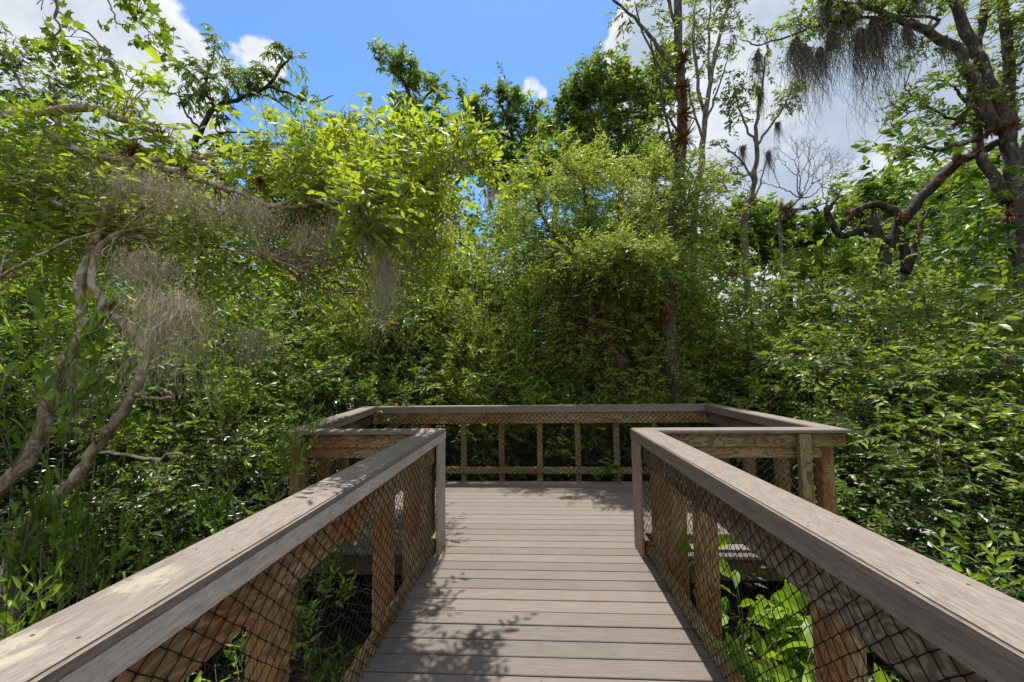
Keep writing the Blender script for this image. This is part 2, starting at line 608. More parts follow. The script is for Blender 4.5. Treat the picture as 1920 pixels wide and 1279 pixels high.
COMP = (.214, .178, .150)
M['comp'] = composite_mat('grey brown composite', COMP)
M['comp_pale'] = composite_mat('pale grey composite', (.520, .460, .405))
M['comp_lichen'] = composite_mat('composite with lichen', (.222, .186, .158), lichen=True)
M['comp_red'] = composite_mat('composite with red smears', (.33, .255, .22), red=True)
M['comp_foot'] = composite_mat('composite with green foot', (.40, .35, .295), green_foot=True)


def deck_mat():
    m, t = mat('decking')
    tcn = t.new('ShaderNodeTexCoord').outputs['Object']
    at_ = t.new('ShaderNodeAttribute', attribute_name='tint').outputs['Fac']
    off = t.vmath('ADD', tcn, t.new('ShaderNodeCombineXYZ', {0: t.math('MULTIPLY', at_, 31.0), 1: 0.0, 2: 0.0}).outputs[0])
    g = t.noise(t.vmath('MULTIPLY', off, (2.2, 42, 10)), 2.4, 6, 0.6, 0.3)
    b = t.noise(tcn, 1.7, 5, 0.6)
    s = t.noise(off, 120, 2)
    base = (.174, .147, .126)
    c = t.mix(t.rng(g, 0.32, 0.68), tuple(x * .72 for x in base), tuple(x * 1.2 for x in base))
    c = t.mix(0.45, c, base)
    c = t.mix(1.0, c, t.mix(at_, (.78, .79, .81), (1.12, 1.10, 1.07)), 'MULTIPLY')
    c = t.mix(t.math('MULTIPLY', t.rng(b, .5, .72), .35), c, (.20, .165, .14))
    c = t.mix(t.math('MULTIPLY', t.rng(s, .6, .75), .3), c, tuple(x * 1.3 for x in base))
    r = t.noise(t.vmath('MULTIPLY', tcn, (1.0, 3.0, 1.0)), 3.1, 3, .6, 1.2)
    c = t.mix(t.math('MULTIPLY', t.rng(r, .69, .74), .35), c, (.33, .13, .11))
    finish(t, c, 0.7, 0.25, g, 0.003, 0.5)
    return m


M['deck'] = deck_mat()


def wood_mat(name, light, dark, orange, algae, amt=0.5):
    m, t = mat(name)
    v = ocoord(t)
    warp = t.noise(t.vmath('MULTIPLY', v, (1.2, 3, 3)), 2.0, 3, .5)
    vv = t.vmath('ADD', t.vmath('MULTIPLY', v, (0.55, 14, 14)), t.new('ShaderNodeCombineXYZ', {0: 0.0, 1: t.math('MULTIPLY', warp, 5.0), 2: t.math('MULTIPLY', warp, 3.0)}).outputs[0])
    wv = t.new('ShaderNodeTexWave', {'Vector': vv, 'Scale': 0.9, 'Distortion': 3.0, 'Detail': 3.0, 'Detail Scale': 1.2}, wave_type='BANDS', bands_direction='Y').outputs[1]
    fine = t.noise(t.vmath('MULTIPLY', v, (3, 70, 70)), 2.0, 4, .6)
    big = t.noise(t.vmath('MULTIPLY', v, (1.2, 3.0, 3.0)), 1.3, 4, .6)
    c = t.mix(t.rng(wv, .15, .85), light, dark)
    c = t.mix(t.rng(big, .42, .62), c, t.mix(wv, orange, tuple(x * .45 for x in orange)))
    c = t.mix(t.math('MULTIPLY', t.rng(fine, .5, .7), .35), c, tuple(x * .5 for x in dark))
    al = t.noise(t.vmath('ADD', v, (2.0, 8.0, 3.0)), 3.2, 5, .6)
    c = t.mix(t.math('MULTIPLY', t.rng(al, .48, .62), amt), c, algae)
    finish(t, c, 0.78, 0.2, t.math('ADD', wv, fine), 0.003, 0.5)
    return m


M['wood'] = wood_mat('treated pine', (.42, .30, .17), (.24, .150, .078), (.37, .170, .062), (.20, .18, .08), .35)
M['wood_green'] = wood_mat('algae stained pine', (.35, .30, .16), (.19, .145, .07), (.29, .165, .07), (.21, .21, .09), .65)
M['wood_grey'] = wood_mat('weathered pine', (.29, .245, .19), (.16, .125, .095), (.21, .125, .08), (.15, .14, .09), .4)


def simple(name, col, rough=.5, spec=.4):
    m, t = mat(name)
    v = ocoord(t)
    n = t.noise(v, 30, 3)
    finish(t, t.mix(t.rng(n, .3, .7), tuple(x * .8 for x in col), tuple(x * 1.2 for x in col)), rough, spec)
    return m


M['vinyl'] = simple('black vinyl wire', (.007, .007, .007), .6, .25)
M['screw'] = simple('screw head', (.05, .045, .04), .5, .5)
M['joist'] = wood_mat('joist wood', (.16, .12, .07), (.08, .06, .04), (.12, .07, .03), (.07, .08, .03), .6)


def ground_mat():
    m, t = mat('forest floor')
    v = t.new('ShaderNodeTexCoord').outputs['Object']
    a = t.noise(v, 9, 8, .65)
    b = t.noise(v, 0.7, 4)
    c = t.mix(t.rng(a, .35, .65), (.018, .014, .009), (.085, .06, .035))
    c = t.mix(t.math('MULTIPLY', t.rng(b, .45, .6), .5), c, (.03, .04, .012))
    finish(t, c, .95, .1, a, .05, 1.0)
    return m


M['ground'] = ground_mat()

# ------------------------------------------------------------------ ground
GZ = -0.95
rg = np.random.default_rng(3)
ax = np.concatenate([-np.geomspace(600, 12, 14), np.linspace(-10, 10, 41), np.geomspace(12, 600, 14)])
GX, GY = np.meshgrid(ax, ax + 6)
near_m = np.exp(-((GX) ** 2 + (GY - 6) ** 2) / 400)
Zg = GZ + 0.10 * near_m * (np.sin(GX * 1.3) * np.cos(GY * 1.1) + 0.5 * np.sin(GX * 2.9 + GY * 2.1))
n_ = len(ax)
ii = (np.arange(n_ - 1)[:, None] * n_ + np.arange(n_ - 1)[None]).ravel()
gq = np.stack([ii, ii + 1, ii + n_ + 1, ii + n_], -1)
g_me = npmesh('ground', np.stack([GX, GY, Zg], -1).reshape(-1, 3), [gq], [M['ground']], smooth=True)
tag(link('ground', g_me), 'dark forest floor of leaf litter under the thicket', 'ground', kind='structure')


# ------------------------------------------------------------------ boardwalk
def bbox_mesh(name, dx, dy, dz, m, bevel=0.004, seg=1, top_round=None):
    bm = bmesh.new()
    bmesh.ops.create_cube(bm, size=1.0)
    bmesh.ops.scale(bm, vec=(dx, dy, dz), verts=bm.verts)
    bmesh.ops.bevel(bm, geom=bm.edges[:], offset=bevel, segments=seg, affect='EDGES')
    me = bpy.data.meshes.new(name)
    bm.to_mesh(me)
    bm.free()
    me.materials.append(m)
    return me


def board(name, parent, x0, x1, y0, y1, z0, z1, m, bevel=0.004, vertical=False, label=None, tilt=0.0):
    c = ((x0 + x1) / 2, (y0 + y1) / 2, (z0 + z1) / 2)
    if vertical:
        me = bbox_mesh(name, z1 - z0, y1 - y0, x1 - x0, m, bevel)
        o = link(name, me, parent, c)
        o.rotation_euler = (0, -math.pi / 2 + tilt, 0)
    else:
        me = bbox_mesh(name, x1 - x0, y1 - y0, z1 - z0, m, bevel)
        o = link(name, me, parent, c)
        o.rotation_euler = (0, tilt, 0)
    if label:
        o['label'] = label
    return o


def prism_mesh(name, poly, z0, z1, m, bevel=0.006, origin=(0, 0), screws=None):
    bm = bmesh.new()
    vs = [bm.verts.new((p[0] - origin[0], p[1] - origin[1], 0)) for p in poly]
    f = bm.faces.new(vs)
    if f.normal.z < 0:
        f.normal_flip()
    ex = bmesh.ops.extrude_face_region(bm, geom=[f])
    bmesh.ops.translate(bm, vec=(0, 0, z1 - z0), verts=[v for v in ex['geom'] if isinstance(v, bmesh.types.BMVert)])
    bmesh.ops.recalc_face_normals(bm, faces=bm.faces[:])
    top = [e for e in bm.edges if all(abs(v.co.z - (z1 - z0)) < 1e-6 for v in e.verts)]
    bmesh.ops.bevel(bm, geom=top, offset=bevel, segments=3, affect='EDGES')
    for sx_, sy_ in screws or ():
        ring = [bm.verts.new((sx_ - origin[0] + .0042 * math.cos(a), sy_ - origin[1] + .0042 * math.sin(a), z1 - z0 + .0007)) for a in np.linspace(0, 2 * np.pi, 7)[:-1]]
        bm.faces.new(ring).material_index = 1
    me = bpy.data.meshes.new(name)
    bm.to_mesh(me)
    bm.free()
    me.materials.append(m)
    me.materials.append(M['screw'])
    return me


def chainlink(x0, x1, z0, z1, y, dw=0.076, dh=0.070, r=0.0021, skew=0.0):
    mb = MB()
    nw = int((x1 - x0) / (dw / 2))
    nr = int(round((z1 - z0) / (dh / 2)))
    rows = np.arange(nr + 1)
    P0, P1 = [], []
    rw = np.random.default_rng(int(abs(x1) * 100))
    for k in range(nw):
        lo, hi = x0 + k * dw / 2, x0 + (k + 1) * dw / 2
        ev = (rows % 2 == 0)
        xs = np.where(ev, lo, hi) if k % 2 == 0 else np.where(ev, hi, lo)
        ys = np.where((rows + k) % 2 == 0, y + 0.0022, y - 0.0022)
        zs = z0 + rows * dh / 2
        pts = np.stack([xs, ys, zs], -1) + rw.normal(size=(nr + 1, 3)) * np.array([0.0012, .0008, .001])
        P0.append(pts[:-1])
        P1.append(pts[1:])
    P0 = np.concatenate(P0)
    P1 = np.concatenate(P1)
    e = (P1 - P0) * 0.06
    mb.add(*thin(P0 - e, P1 + e, r, r))
    return mb


XL, XR, YD = -0.872, 0.874, 3.99
WALK0 = -3.3
CAPW, RH, RHB = 0.20, 1.07, 1.105
chain = [(XR, WALK0, RH), (XR, YD, RH), (2.53, YD, RH), (2.45, 6.24, RHB), (-2.46, 6.24, RHB), (-2.22, YD, RH), (XL, YD, RH), (XL, WALK0, RH)]


def offset_pts(off):
    """inner-edge polyline pushed outwards by off, mitred"""
    P = np.array([c[:2] for c in chain])
    T = norm(np.diff(P, axis=0))
    Nn = np.stack([T[:, 1], -T[:, 0]], -1)   # right hand side = outside
    out = [P[0] + Nn[0] * off]
    for i in range(1, len(P) - 1):
        n1_, n2_ = Nn[i - 1], Nn[i]
        b = norm(n1_ + n2_)
        out.append(P[i] + b * off / (b @ n1_))
    out.append(P[-1] + Nn[-1] * off)
    return np.array(out)


IN, OUT = offset_pts(0.0), offset_pts(CAPW)
FIN, FOUT = offset_pts(0.0004), offset_pts(0.028)

rail_specs = [
    # label, posts (x along local), cap material, fascia material, wood, options
    dict(label='right railing of the walkway, black mesh under a broad grey brown cap', posts=[0.3, 1.3, 2.35, 3.62, 4.85, 5.98, 6.5, 6.93], cap='comp', fas='comp', wood='wood_grey', trim='end', post='wood'),
    dict(label='short railing to the right of the walkway end, olive stained boards facing outward', posts=[1.46], cap='comp', fas='comp', wood='wood', wing=True, post='wood_green'),
    dict(label='right side railing of the platform, running back from the right front corner', posts=[0.10, 0.75, 1.4, 2.05], cap='comp', fas='comp', wood='wood_grey', post='wood'),
    dict(label='back railing of the platform, black mesh over orange brown pine', posts=[0.70, 1.27, 1.84, 2.41, 2.985, 3.56, 4.13, 4.70], cap='comp', fas='comp', wood='wood', post='wood_green', thinpost=True),
    dict(label='left side railing of the platform, running back from the left front corner', posts=[0.2, 0.9, 1.55, 2.1], cap='comp', fas='comp', wood='wood_grey', post='wood'),
    dict(label='short railing to the left of the walkway end, honey coloured boards facing outward', posts=[-0.01], cap='comp', fas='comp', wood='wood', wing=True, post='wood'),
    dict(label='left railing of the walkway, black mesh under a cap spotted with yellow lichen', posts=[0.12, 0.62, 1.23, 2.41, 3.6, 4.8, 5.9, 7.0], cap='comp_lichen', fas='comp_pale', wood='wood', trim='start', post='wood'),
]
for i, s in enumerate(rail_specs):
    A, B = np.array(chain[i]), np.array(chain[i + 1])
    d2 = B[:2] - A[:2]
    Lr = float(np.linalg.norm(d2))
    ang = math.atan2(d2[1], d2[0])
    root = empty('railing', (A[0], A[1], 0), ang)
    tag(root, s['label'], 'railing', 'railings of the boardwalk')
    rot = np.array([[math.cos(ang), math.sin(ang)], [-math.sin(ang), math.cos(ang)]])
    loc = lambda p: rot @ (np.asarray(p) - A[:2])
    rh0, rh1 = A[2], B[2]
    rh = (rh0 + rh1) / 2
    tl = -math.atan2(rh1 - rh0, Lr)
    # cap: mitred plank; origin at its middle so the grain runs along local x
    poly = [loc(IN[i]), loc(IN[i + 1]), loc(OUT[i + 1]), loc(OUT[i])]
    mid = (Lr / 2, -CAPW / 2)
    lift = 0.0006 * i
    cap = link('cap_rail', prism_mesh('cap_rail', poly, 0, 0.028, M[s['cap']], 0.007, mid,
                                        [(x_ + rg.normal() * .006, y_ + rg.normal() * .004) for x_ in np.arange(.3, Lr - .1, .41) for y_ in (-.045, -.15)]), root, (mid[0], mid[1], rh - 0.028 + lift))
    cap.rotation_euler = (0, tl, 0)
    if i == 6:
        cap['label'] = 'left cap plank with pale yellow lichen patches'
    fp = [loc(FIN[i]), loc(FIN[i + 1]), loc(FOUT[i + 1]), loc(FOUT[i])]
    fo = link('fascia_board', prism_mesh('fascia_board', fp, 0, 0.0655, M[s['fas']], 0.001, (Lr / 2, -0.015)), root, (Lr / 2, -0.015, rh - 0.0935))
    fo.rotation_euler = (0, tl, 0)
    e0 = 0.03 if i else 0.0
    xa = 0.03 if i not in (0,) else 0.0
    xb = Lr - (0.03 if i != 6 else 0.0)
    # inner corners turn either way: keep boards clear of each other
    turn0 = i in (1, 6)      # convex corner at the start (walkway / wing)
    turn1 = i in (0, 5)
    xa = 0.048 if turn0 else xa
    xb = Lr - 0.048 if turn1 else xb
    if not turn0 and i not in (0,):
        xa = -0.043 if i == 3 else 0.0
    if not turn1 and i not in (6,):
        xb = Lr + (0.043 if i == 3 else 0.0)
    zt = rh - 0.032
    board('top_rail', root, xa, xb, -0.083, -0.045, rh - 0.262, zt, M[s['wood']], 0.003, tilt=tl)
    board('bottom_rail', root, xa, xb, -0.083, -0.045, 0.055 if i != 3 else 0.10, 0.145 if i != 3 else 0.20, M['wood_green'], 0.006)
    mb = chainlink(max(xa, 0.01), min(xb, Lr - 0.01), 0.05, 0.05 + 0.035 * 27, -0.037, r=0.0030 if i == 3 else 0.0020)
    me_o = mb.build('chain_link_mesh', [M['vinyl']], root)
    pw = 0.085 if s.get('thinpost') else 0.10
    for k, px in enumerate(s['posts']):
        y0, y1 = (-0.192, -0.124) if s.get('wing') else (-0.20, -0.086)
        if s.get('thinpost'):
            y0, y1 = -0.15, -0.086
        if i == 5 and k == 0:
            y0, y1 = -0.215, -0.124
        jit = ((k * 7 + i * 3) % 5 - 2) * 0.003
        board('post', root, px - pw / 2, px + pw / 2, y0, y1, GZ - 0.15, rh - 0.034 - abs(tl) * 2, M[s['post'] if (k + i) % 3 else 'wood'], 0.006, vertical=True, tilt=jit)
    if s.get('wing'):
        board('outer_rail', root, 0.12 if i == 1 else 0.05, Lr + (0.19 if i == 1 else -0.1), -0.122, -0.0845, rh - 0.158, rh - 0.030, M['wood_green' if i == 1 else 'wood'], 0.003)
    if s.get('trim') == 'start':
        board('corner_trim', root, 0.003, 0.27, -0.030, -0.004, 0.004, rh - 0.096, M['comp_foot'], 0.003, vertical=True, label='pale trim board with greenish foot')
    if s.get('trim') == 'end':
        board('corner_trim', root, Lr - 0.27, Lr - 0.003, -0.030, -0.004, 0.004, rh - 0.096, M['comp_red'], 0.003, vertical=True, label='trim board with red smears')

# decking
PITCH_B, BW = 0.147, 0.1365
rd = np.random.default_rng(11)
bw = empty('boardwalk', (0, 0, 0))
tag(bw, 'grey brown composite boardwalk leading to a viewing platform', 'boardwalk')


def decking(name, rows, m_par):
    mb = MB()
    for (y, xa, xb) in rows:
        c = 0.0035
        y0, y1 = y, y + BW
        prof = np.array([[y0, -0.026], [y1, -0.026], [y1, -c], [y1 - c, 0], [y0 + c, 0], [y0, -c]])
        prof[:, 1] += rd.normal() * 0.0006
        V = np.concatenate([np.column_stack([np.full(6, x), prof]) for x in (xa, xb)])
        q = np.array([[a, (a + 1) % 6, (a + 1) % 6 + 6, a + 6] for a in range(6)])[:, ::-1]
        caps = np.array([[0, 1, 2, 3, 4, 5][::-1], [6, 7, 8, 9, 10, 11]])
        mb.add(V, [q, caps[:, ::-1]], 0, np.full(12, rd.random()))
        # screw heads, two to a joist
        for jx in np.arange(math.ceil(xa / 0.4), math.floor(xb / 0.4) + 1) * 0.4:
            for yy in (y0 + 0.032, y1 - 0.032):
                a = np.linspace(0, 2 * np.pi, 7)[:-1]
                px_, py_ = jx + rd.normal() * .006, yy + rd.normal() * .003
                V = np.column_stack([px_ + .0036 * np.cos(a), py_ + .0036 * np.sin(a), np.full(6, 0.0014)])
                mb.add(V, [np.array([[0, 1, 2, 3, 4, 5]])], 1)
    return mb.build(name, [M['deck'], M['screw']], m_par)


rows_w, rows_p = [], []
y = WALK0
b0 = 3.936 - PITCH_B * 50
for k in range(90):
    y = b0 + k * PITCH_B
    if y < WALK0:
        continue
    if y + BW < 3.83:
        rows_w.append((y, XL - 0.085, XR + 0.085))
    elif y < 6.20:
        f = (y - 3.99) / 2.25
        rows_p.append((y, -2.22 - .24 * f - 0.085, 2.53 - .08 * f + 0.085))
decking('walkway_decking', rows_w, bw)
decking('platform_decking', rows_p, bw)
for x in (-0.86, -0.42, 0.0, 0.42, 0.86):
    board('joist', bw, x - 0.019, x + 0.019, WALK0, 3.84, -0.22, -0.03, M['joist'], 0.003)
for yy in (3.86, 4.55, 5.2, 5.85):
    board('joist', bw, -2.25, 2.52, yy - 0.019, yy + 0.019, -0.22, -0.03, M['joist'], 0.003)

# ------------------------------------------------------------------ vegetation builders
def tree(name, label, cat, base, limbs_spec, crown_specs, leafmat, barkmat, group=None, seed=0, conn=0.012, wob=0.012, sides=9,
         trunk_name='trunk', crown_name='crown', sub=None):
    rng = np.random.default_rng(seed)
    base = np.asarray(base, float)
    root = empty(name, base)
    tag(root, label, cat, group)
    wood, leaf = MB(), MB()
    limbs = []
    for sp in limbs_spec:
        P, R = limb_pts(rng, sp, wob=wob)
        limbs.append((P, R))
        V, Fc = tube(P, R, sides, rng, 0.05)
        wood.add(V, Fc)
    for cs in crown_specs:
        cs = dict(cs)
        lobes = cs.pop('lobes')
        tw = cs.pop('twigwood', True)
        C = crown(rng, leaf, lobes, wood=wood if tw else None, **cs)
        if conn:
            connect(rng, wood, limbs, C, conn)
    wood.build(trunk_name, [M[barkmat]], root, base, smooth=True)
    if leaf.n:
        leaf.build(crown_name, [M[leafmat]], root, base)
    return root


def pxlobe(px, py, Y, rx, ry, rz):
    p = at(px, py, Y)
    return (p[0], p[1], p[2], rx, ry, rz)


def pl(pts, r0, r1):
    return ([at(*p) for p in pts], r0, r1)


def gnd(px, Y):
    p = at(px, 700, Y)
    return np.array([p[0], p[1], GZ])


def ground_under(p):
    return np.array([p[0], p[1], GZ])


# ------------------------------------------------------------------ trees placed one by one
def bend(a, b, up=0.3):
    a, b = np.asarray(a, float), np.asarray(b, float)
    return [a, (a + b) / 2 + np.array([0, 0, up * np.linalg.norm(b - a)]), b]


# the lichen-covered bay tree on the left, its limbs reaching over the walkway
B = np.array([-3.45, 2.75, GZ])
bay_limbs = [
    ([B, at(-40, 1010, 2.85), at(60, 850, 2.9), at(84, 790, 2.9), at(96, 722, 2.9), at(118, 680, 2.9), at(152, 634, 2.9), at(158, 600, 2.95), at(150, 520, 3.0), at(185, 440, 3.05), at(215, 350, 3.1)], 0.052, 0.026),
    ([at(152, 634, 2.9), at(192, 588, 2.88), at(190, 560, 2.9), at(172, 525, 2.9), at(190, 462, 2.9), at(223, 435, 2.9)], 0.036, 0.018),
    ([B + np.array([.12, -.1, 0]), at(20, 1050, 2.75), at(100, 945, 2.75), at(145, 893, 2.75), at(180, 838, 2.75), at(219, 787, 2.75), at(250, 736, 2.75), at(278, 658, 2.75), at(293, 619, 2.75), at(298, 588, 2.75), at(322, 551, 2.75)], 0.042, 0.020),
    ([at(278, 656, 2.75), at(242, 615, 2.8), at(203, 584, 2.86)], 0.036, 0.030),
    ([B + np.array([-.35, .2, 0]), at(-260, 800, 2.95), at(-230, 500, 3.0), at(-130, 270, 3.0), at(-10, 222, 3.1), at(80, 213, 3.2), at(118, 205, 3.2), at(168, 203, 3.2), at(208, 215, 3.2), at(255, 235, 3.2), at(302, 255, 3.25), at(356, 296, 3.3), at(430, 330, 3.4)], 0.050, 0.018),
    ([at(215, 350, 3.1), at(250, 300, 3.1), at(330, 320, 3.15), at(397, 346, 3.2), at(457, 363, 3.25), at(514, 387, 3.3), at(600, 380, 3.4), at(720, 345, 3.5), at(800, 335, 3.55), at(850, 325, 3.5), at(905, 312, 3.5)], 0.028, 0.008),
    ([at(356, 296, 3.3), at(470, 280, 3.4), at(590, 300, 3.5), at(700, 290, 3.6), at(800, 250, 3.65)], 0.024, 0.008),
    ([at(514, 387, 3.3), at(580, 372, 3.3), at(650, 405, 3.3), at(700, 450, 3.3), at(722, 520, 3.3)], 0.016, 0.006),
    ([at(84, 245, 3.15), at(161, 286, 3.12), at(208, 296, 3.1), at(300, 300, 3.1)], 0.028, 0.018),
    ([at(0, 335, 3.0), at(60, 360, 3.05), at(140, 400, 3.05)], 0.022, 0.012),
    ([at(0, 520, 2.7), at(100, 465, 2.75), at(200, 430, 2.8)], 0.010, 0.006),
    ([at(250, 738, 2.75), at(290, 748, 2.7), at(328, 742, 2.66)], 0.012, 0.007),
    ([at(145, 860, 2.8), at(200, 848, 2.75), at(280, 860, 2.7), at(330, 850, 2.68), at(355, 860, 2.66)], 0.012, 0.006),
    ([at(500, 480, 3.2), at(560, 505, 3.2), at(590, 515, 3.2)], 0.010, 0.006),
]
tree('bay_tree', 'leaning bay tree with lichen mottled forked trunks and yellow green leaves beside the left railing', 'tree', B, bay_limbs, [
    dict(lobes=[pxlobe(90, 330, 3.3, .65, .5, .32), pxlobe(60, 420, 3.3, .75, .55, .45), pxlobe(270, 390, 3.35, .60, .5, .35), pxlobe(420, 380, 3.45, .5, .45, .28),
                pxlobe(250, 470, 3.4, .7, .5, .35), pxlobe(480, 470, 3.6, .6, .5, .30), pxlobe(620, 420, 3.7, .5, .4, .28)],
         clumps=360, twigs=4, nl=7, clump_r=.16, twig_len=.26, L=.075, W=.027, up=.35, droop=.15, shell=.1, tint=(.52, .2), tmpl='lance', wood_r=.003),
    dict(lobes=[pxlobe(560, 300, 3.55, .42, .4, .26), pxlobe(720, 290, 3.55, .42, .35, .24), pxlobe(830, 280, 3.3, .30, .22, .22), pxlobe(640, 320, 3.4, .35, .25, .16), pxlobe(860, 300, 3.2, .18, .15, .12), pxlobe(700, 345, 3.5, .45, .35, .14),
                pxlobe(900, 305, 3.45, .14, .15, .08)],
         clumps=170, twigs=3, nl=7, clump_r=.12, twig_len=.24, L=.080, W=.028, up=.45, droop=.08, shell=.1, tint=(.62, .22), tmpl='oval', wood_r=.003),
    dict(lobes=[pxlobe(250, 165, 3.2, .17, .2, .20), pxlobe(275, 215, 3.2, .22, .2, .16), pxlobe(330, 260, 3.25, .2, .2, .14), pxlobe(120, 262, 3.25, .35, .2, .08), pxlobe(20, 275, 3.25, .3, .2, .12)],
         clumps=36, twigs=3, nl=6, clump_r=.07, twig_len=.2, L=.088, W=.031, up=.5, droop=.05, shell=.1, tint=(.62, .2), tmpl='oval', wood_r=.003),
    dict(lobes=[pxlobe(735, 375, 2.95, .13, .40, .12), pxlobe(772, 355, 3.4, .13, .45, .14), pxlobe(690, 390, 2.65, .12, .35, .10), pxlobe(815, 345, 3.8, .12, .4, .14)],
         clumps=150, twigs=2, nl=6, clump_r=.09, twig_len=.2, L=.074, W=.026, up=.2, droop=.1, shell=.1, tint=(.6, .2), tmpl='oval', wood_r=.002),
    dict(lobes=[pxlobe(760, 470, 5.2, .50, .45, .36), pxlobe(815, 430, 5.5, .34, .35, .42), pxlobe(690, 520, 5.0, .5, .4, .32)],
         clumps=170, twigs=4, nl=8, clump_r=.13, twig_len=.3, L=.075, W=.022, up=.1, droop=.3, shell=.1, tint=(.66, .2), tmpl='lance', wood_r=.0025),
], 'leaf_bay', 'bark_bay', seed=5, conn=.010, wob=.005)

# overhanging maple twigs, top left
MB_ = np.array([-7.6, 3.4, GZ])
tree('maple_tree', 'maple with lobed pale green leaves hanging into the top left corner', 'tree', MB_, [
    ([MB_, (-7.4, 3.4, 2.0), (-6.9, 3.5, 4.2), (-5.6, 3.6, 5.6), (-4.3, 3.65, 6.3), (-3.2, 3.7, 6.5)], .16, .03),
    ([at(85, -150, 3.66), at(104, 0, 3.66), at(107, 48, 3.66), at(100, 90, 3.66)], .016, .006),
    ([at(106, 18, 3.66), at(165, 62, 3.66), at(200, 100, 3.66), at(228, 128, 3.66)], .011, .004),
    ([at(195, -60, 3.7), at(207, 10, 3.7), at(222, 45, 3.7), at(240, 60, 3.7)], .010, .004),
    ([at(225, -60, 3.7), at(238, 10, 3.7), at(262, 40, 3.7), at(292, 70, 3.7)], .010, .004),
], [dict(lobes=[pxlobe(100, 105, 3.66, .10, .2, .10), pxlobe(130, 122, 3.66, .10, .2, .08), pxlobe(150, 88, 3.66, .12, .2, .07), pxlobe(185, 95, 3.66, .08, .2, .08),
                pxlobe(230, 132, 3.66, .08, .2, .06), pxlobe(262, 60, 3.7, .12, .2, .07), pxlobe(290, 82, 3.7, .07, .2, .06), pxlobe(270, 12, 3.7, .14, .2, .09), pxlobe(50, -8, 3.6, .14, .2, .04)],
         clumps=60, twigs=1, nl=4, clump_r=.05, twig_len=.16, L=.085, W=.085, up=-.2, droop=.2, leaf_droop=.5, shell=.2, tint=(.55, .2), tmpl='maple', wood_r=.0016)],
     'leaf_maple', 'bark_grey', seed=9, conn=.004)

# tree with whorled drooping leaves against the blue
p0 = at(360, 330, 8.5)
tree('wild_olive_tree', 'slender tree with drooping whorls of dark leaves against the blue sky at upper left', 'tree', ground_under(p0), [
    ([ground_under(p0), p0, at(375, 250, 8.5), at(402, 203, 8.5), at(450, 184, 8.5), at(500, 163, 8.5), at(528, 125, 8.5), at(545, 108, 8.5)], .075, .014),
    ([at(402, 203, 8.5), at(385, 165, 8.6), at(395, 120, 8.6), at(405, 85, 8.6)], .035, .010),
    ([at(500, 163, 8.5), at(540, 175, 8.4), at(590, 192, 8.4), at(625, 180, 8.4)], .028, .008),
    ([at(475, 172, 8.5), at(520, 190, 8.4), at(560, 225, 8.4)], .025, .008),
    ([at(378, 245, 8.5), at(350, 215, 8.5), at(335, 175, 8.5)], .03, .01),
    ([at(372, 275, 8.5), at(420, 250, 8.4), at(500, 248, 8.4)], .03, .008),
    ([at(390, 280, 8.5), at(440, 270, 8.4), at(520, 272, 8.4)], .025, .008),
], [dict(lobes=[pxlobe(*q, 8.5, r, r, r) for q, r in (((405, 82), .20), ((400, 110), .18), ((360, 125), .25), ((390, 160), .35), ((350, 175), .28), ((420, 150), .3), ((455, 150), .3),
                                                     ((490, 145), .28), ((545, 108), .16), ((525, 100), .14), ((530, 165), .22), ((560, 185), .12), ((590, 190), .12), ((625, 180), .12), ((580, 170), .1), ((430, 215), .2), ((410, 240), .25))],
         clumps=120, twigs=3, nl=10, clump_r=.10, twig_len=.16, L=.13, W=.034, up=.2, droop=.3, leaf_droop=.8, shell=.1, tint=(.42, .2), tmpl='lance', wood_r=.006)],
     'leaf_dark', 'bark_dark', seed=21, conn=.016)

p0 = at(90, 330, 7.5)
tree('sweetgum_tree', 'thin leaved tree in front of the white cloud at far left', 'tree', ground_under(p0), [
    ([ground_under(p0), p0, at(110, 250, 7.5), at(105, 190, 7.5), at(95, 150, 7.5)], .10, .02),
    ([at(108, 230, 7.5), at(60, 190, 7.5), at(25, 130, 7.5), at(10, 80, 7.5)], .035, .01),
    ([at(110, 250, 7.5), at(150, 215, 7.5), at(180, 180, 7.5), at(195, 150, 7.5)], .03, .008),
    ([p0, at(30, 260, 7.5), at(0, 220, 7.5)], .03, .01),
], [dict(lobes=[pxlobe(*q, 7.5, r, r, r * .7) for q, r in (((8, 75), .26), ((25, 100), .22), ((0, 120), .2), ((45, 165), .26), ((75, 165), .24), ((100, 145), .24), ((125, 160), .18), ((175, 150), .2), ((195, 165), .24),
                                                          ((170, 200), .22), ((110, 200), .25), ((60, 195), .22), ((5, 185), .25), ((230, 190), .2))],
         clumps=75, twigs=4, nl=9, clump_r=.11, twig_len=.2, L=.075, W=.04, up=.3, droop=.1, leaf_droop=.3, shell=.1, tint=(.42, .2), tmpl='dia', wood_r=.005)],
     'leaf_oak', 'bark_grey', seed=22, conn=.012)

# dark far trees with pads of foliage
def padtree(label, base_px, Y, trunk, pads, seed, name='evergreen_tree', mat_='leaf_dark', L=.15, W=.055, dens=9, r0=.13, extra=()):
    p0 = at(*base_px, Y)
    k_ = .92 if mat_ == 'leaf_dark' else 1.0
    lob = [pxlobe(x, y, Y, r * k_, r * k_, r * k_ * .7) for x, y, r in pads]
    limbs = [([ground_under(p0)] + [at(a, b, Y) for a, b in trunk], r0, .03)] + [([at(a, b, Y) for a, b in e], .06, .015) for e in extra]
    return tree(name, label, 'tree', ground_under(p0), limbs,
                [dict(lobes=lob, clumps=int(len(pads) * dens * 1.15), twigs=5, nl=9, clump_r=.20 * k_ ** 2, twig_len=.34 * k_, L=L * 1.15, W=W * 1.3, up=.4, droop=.05, shell=.1, oddp=0.0, tint=(.45, .2), wood_r=.01)],
                mat_, 'bark_dark', seed=seed, conn=.022)


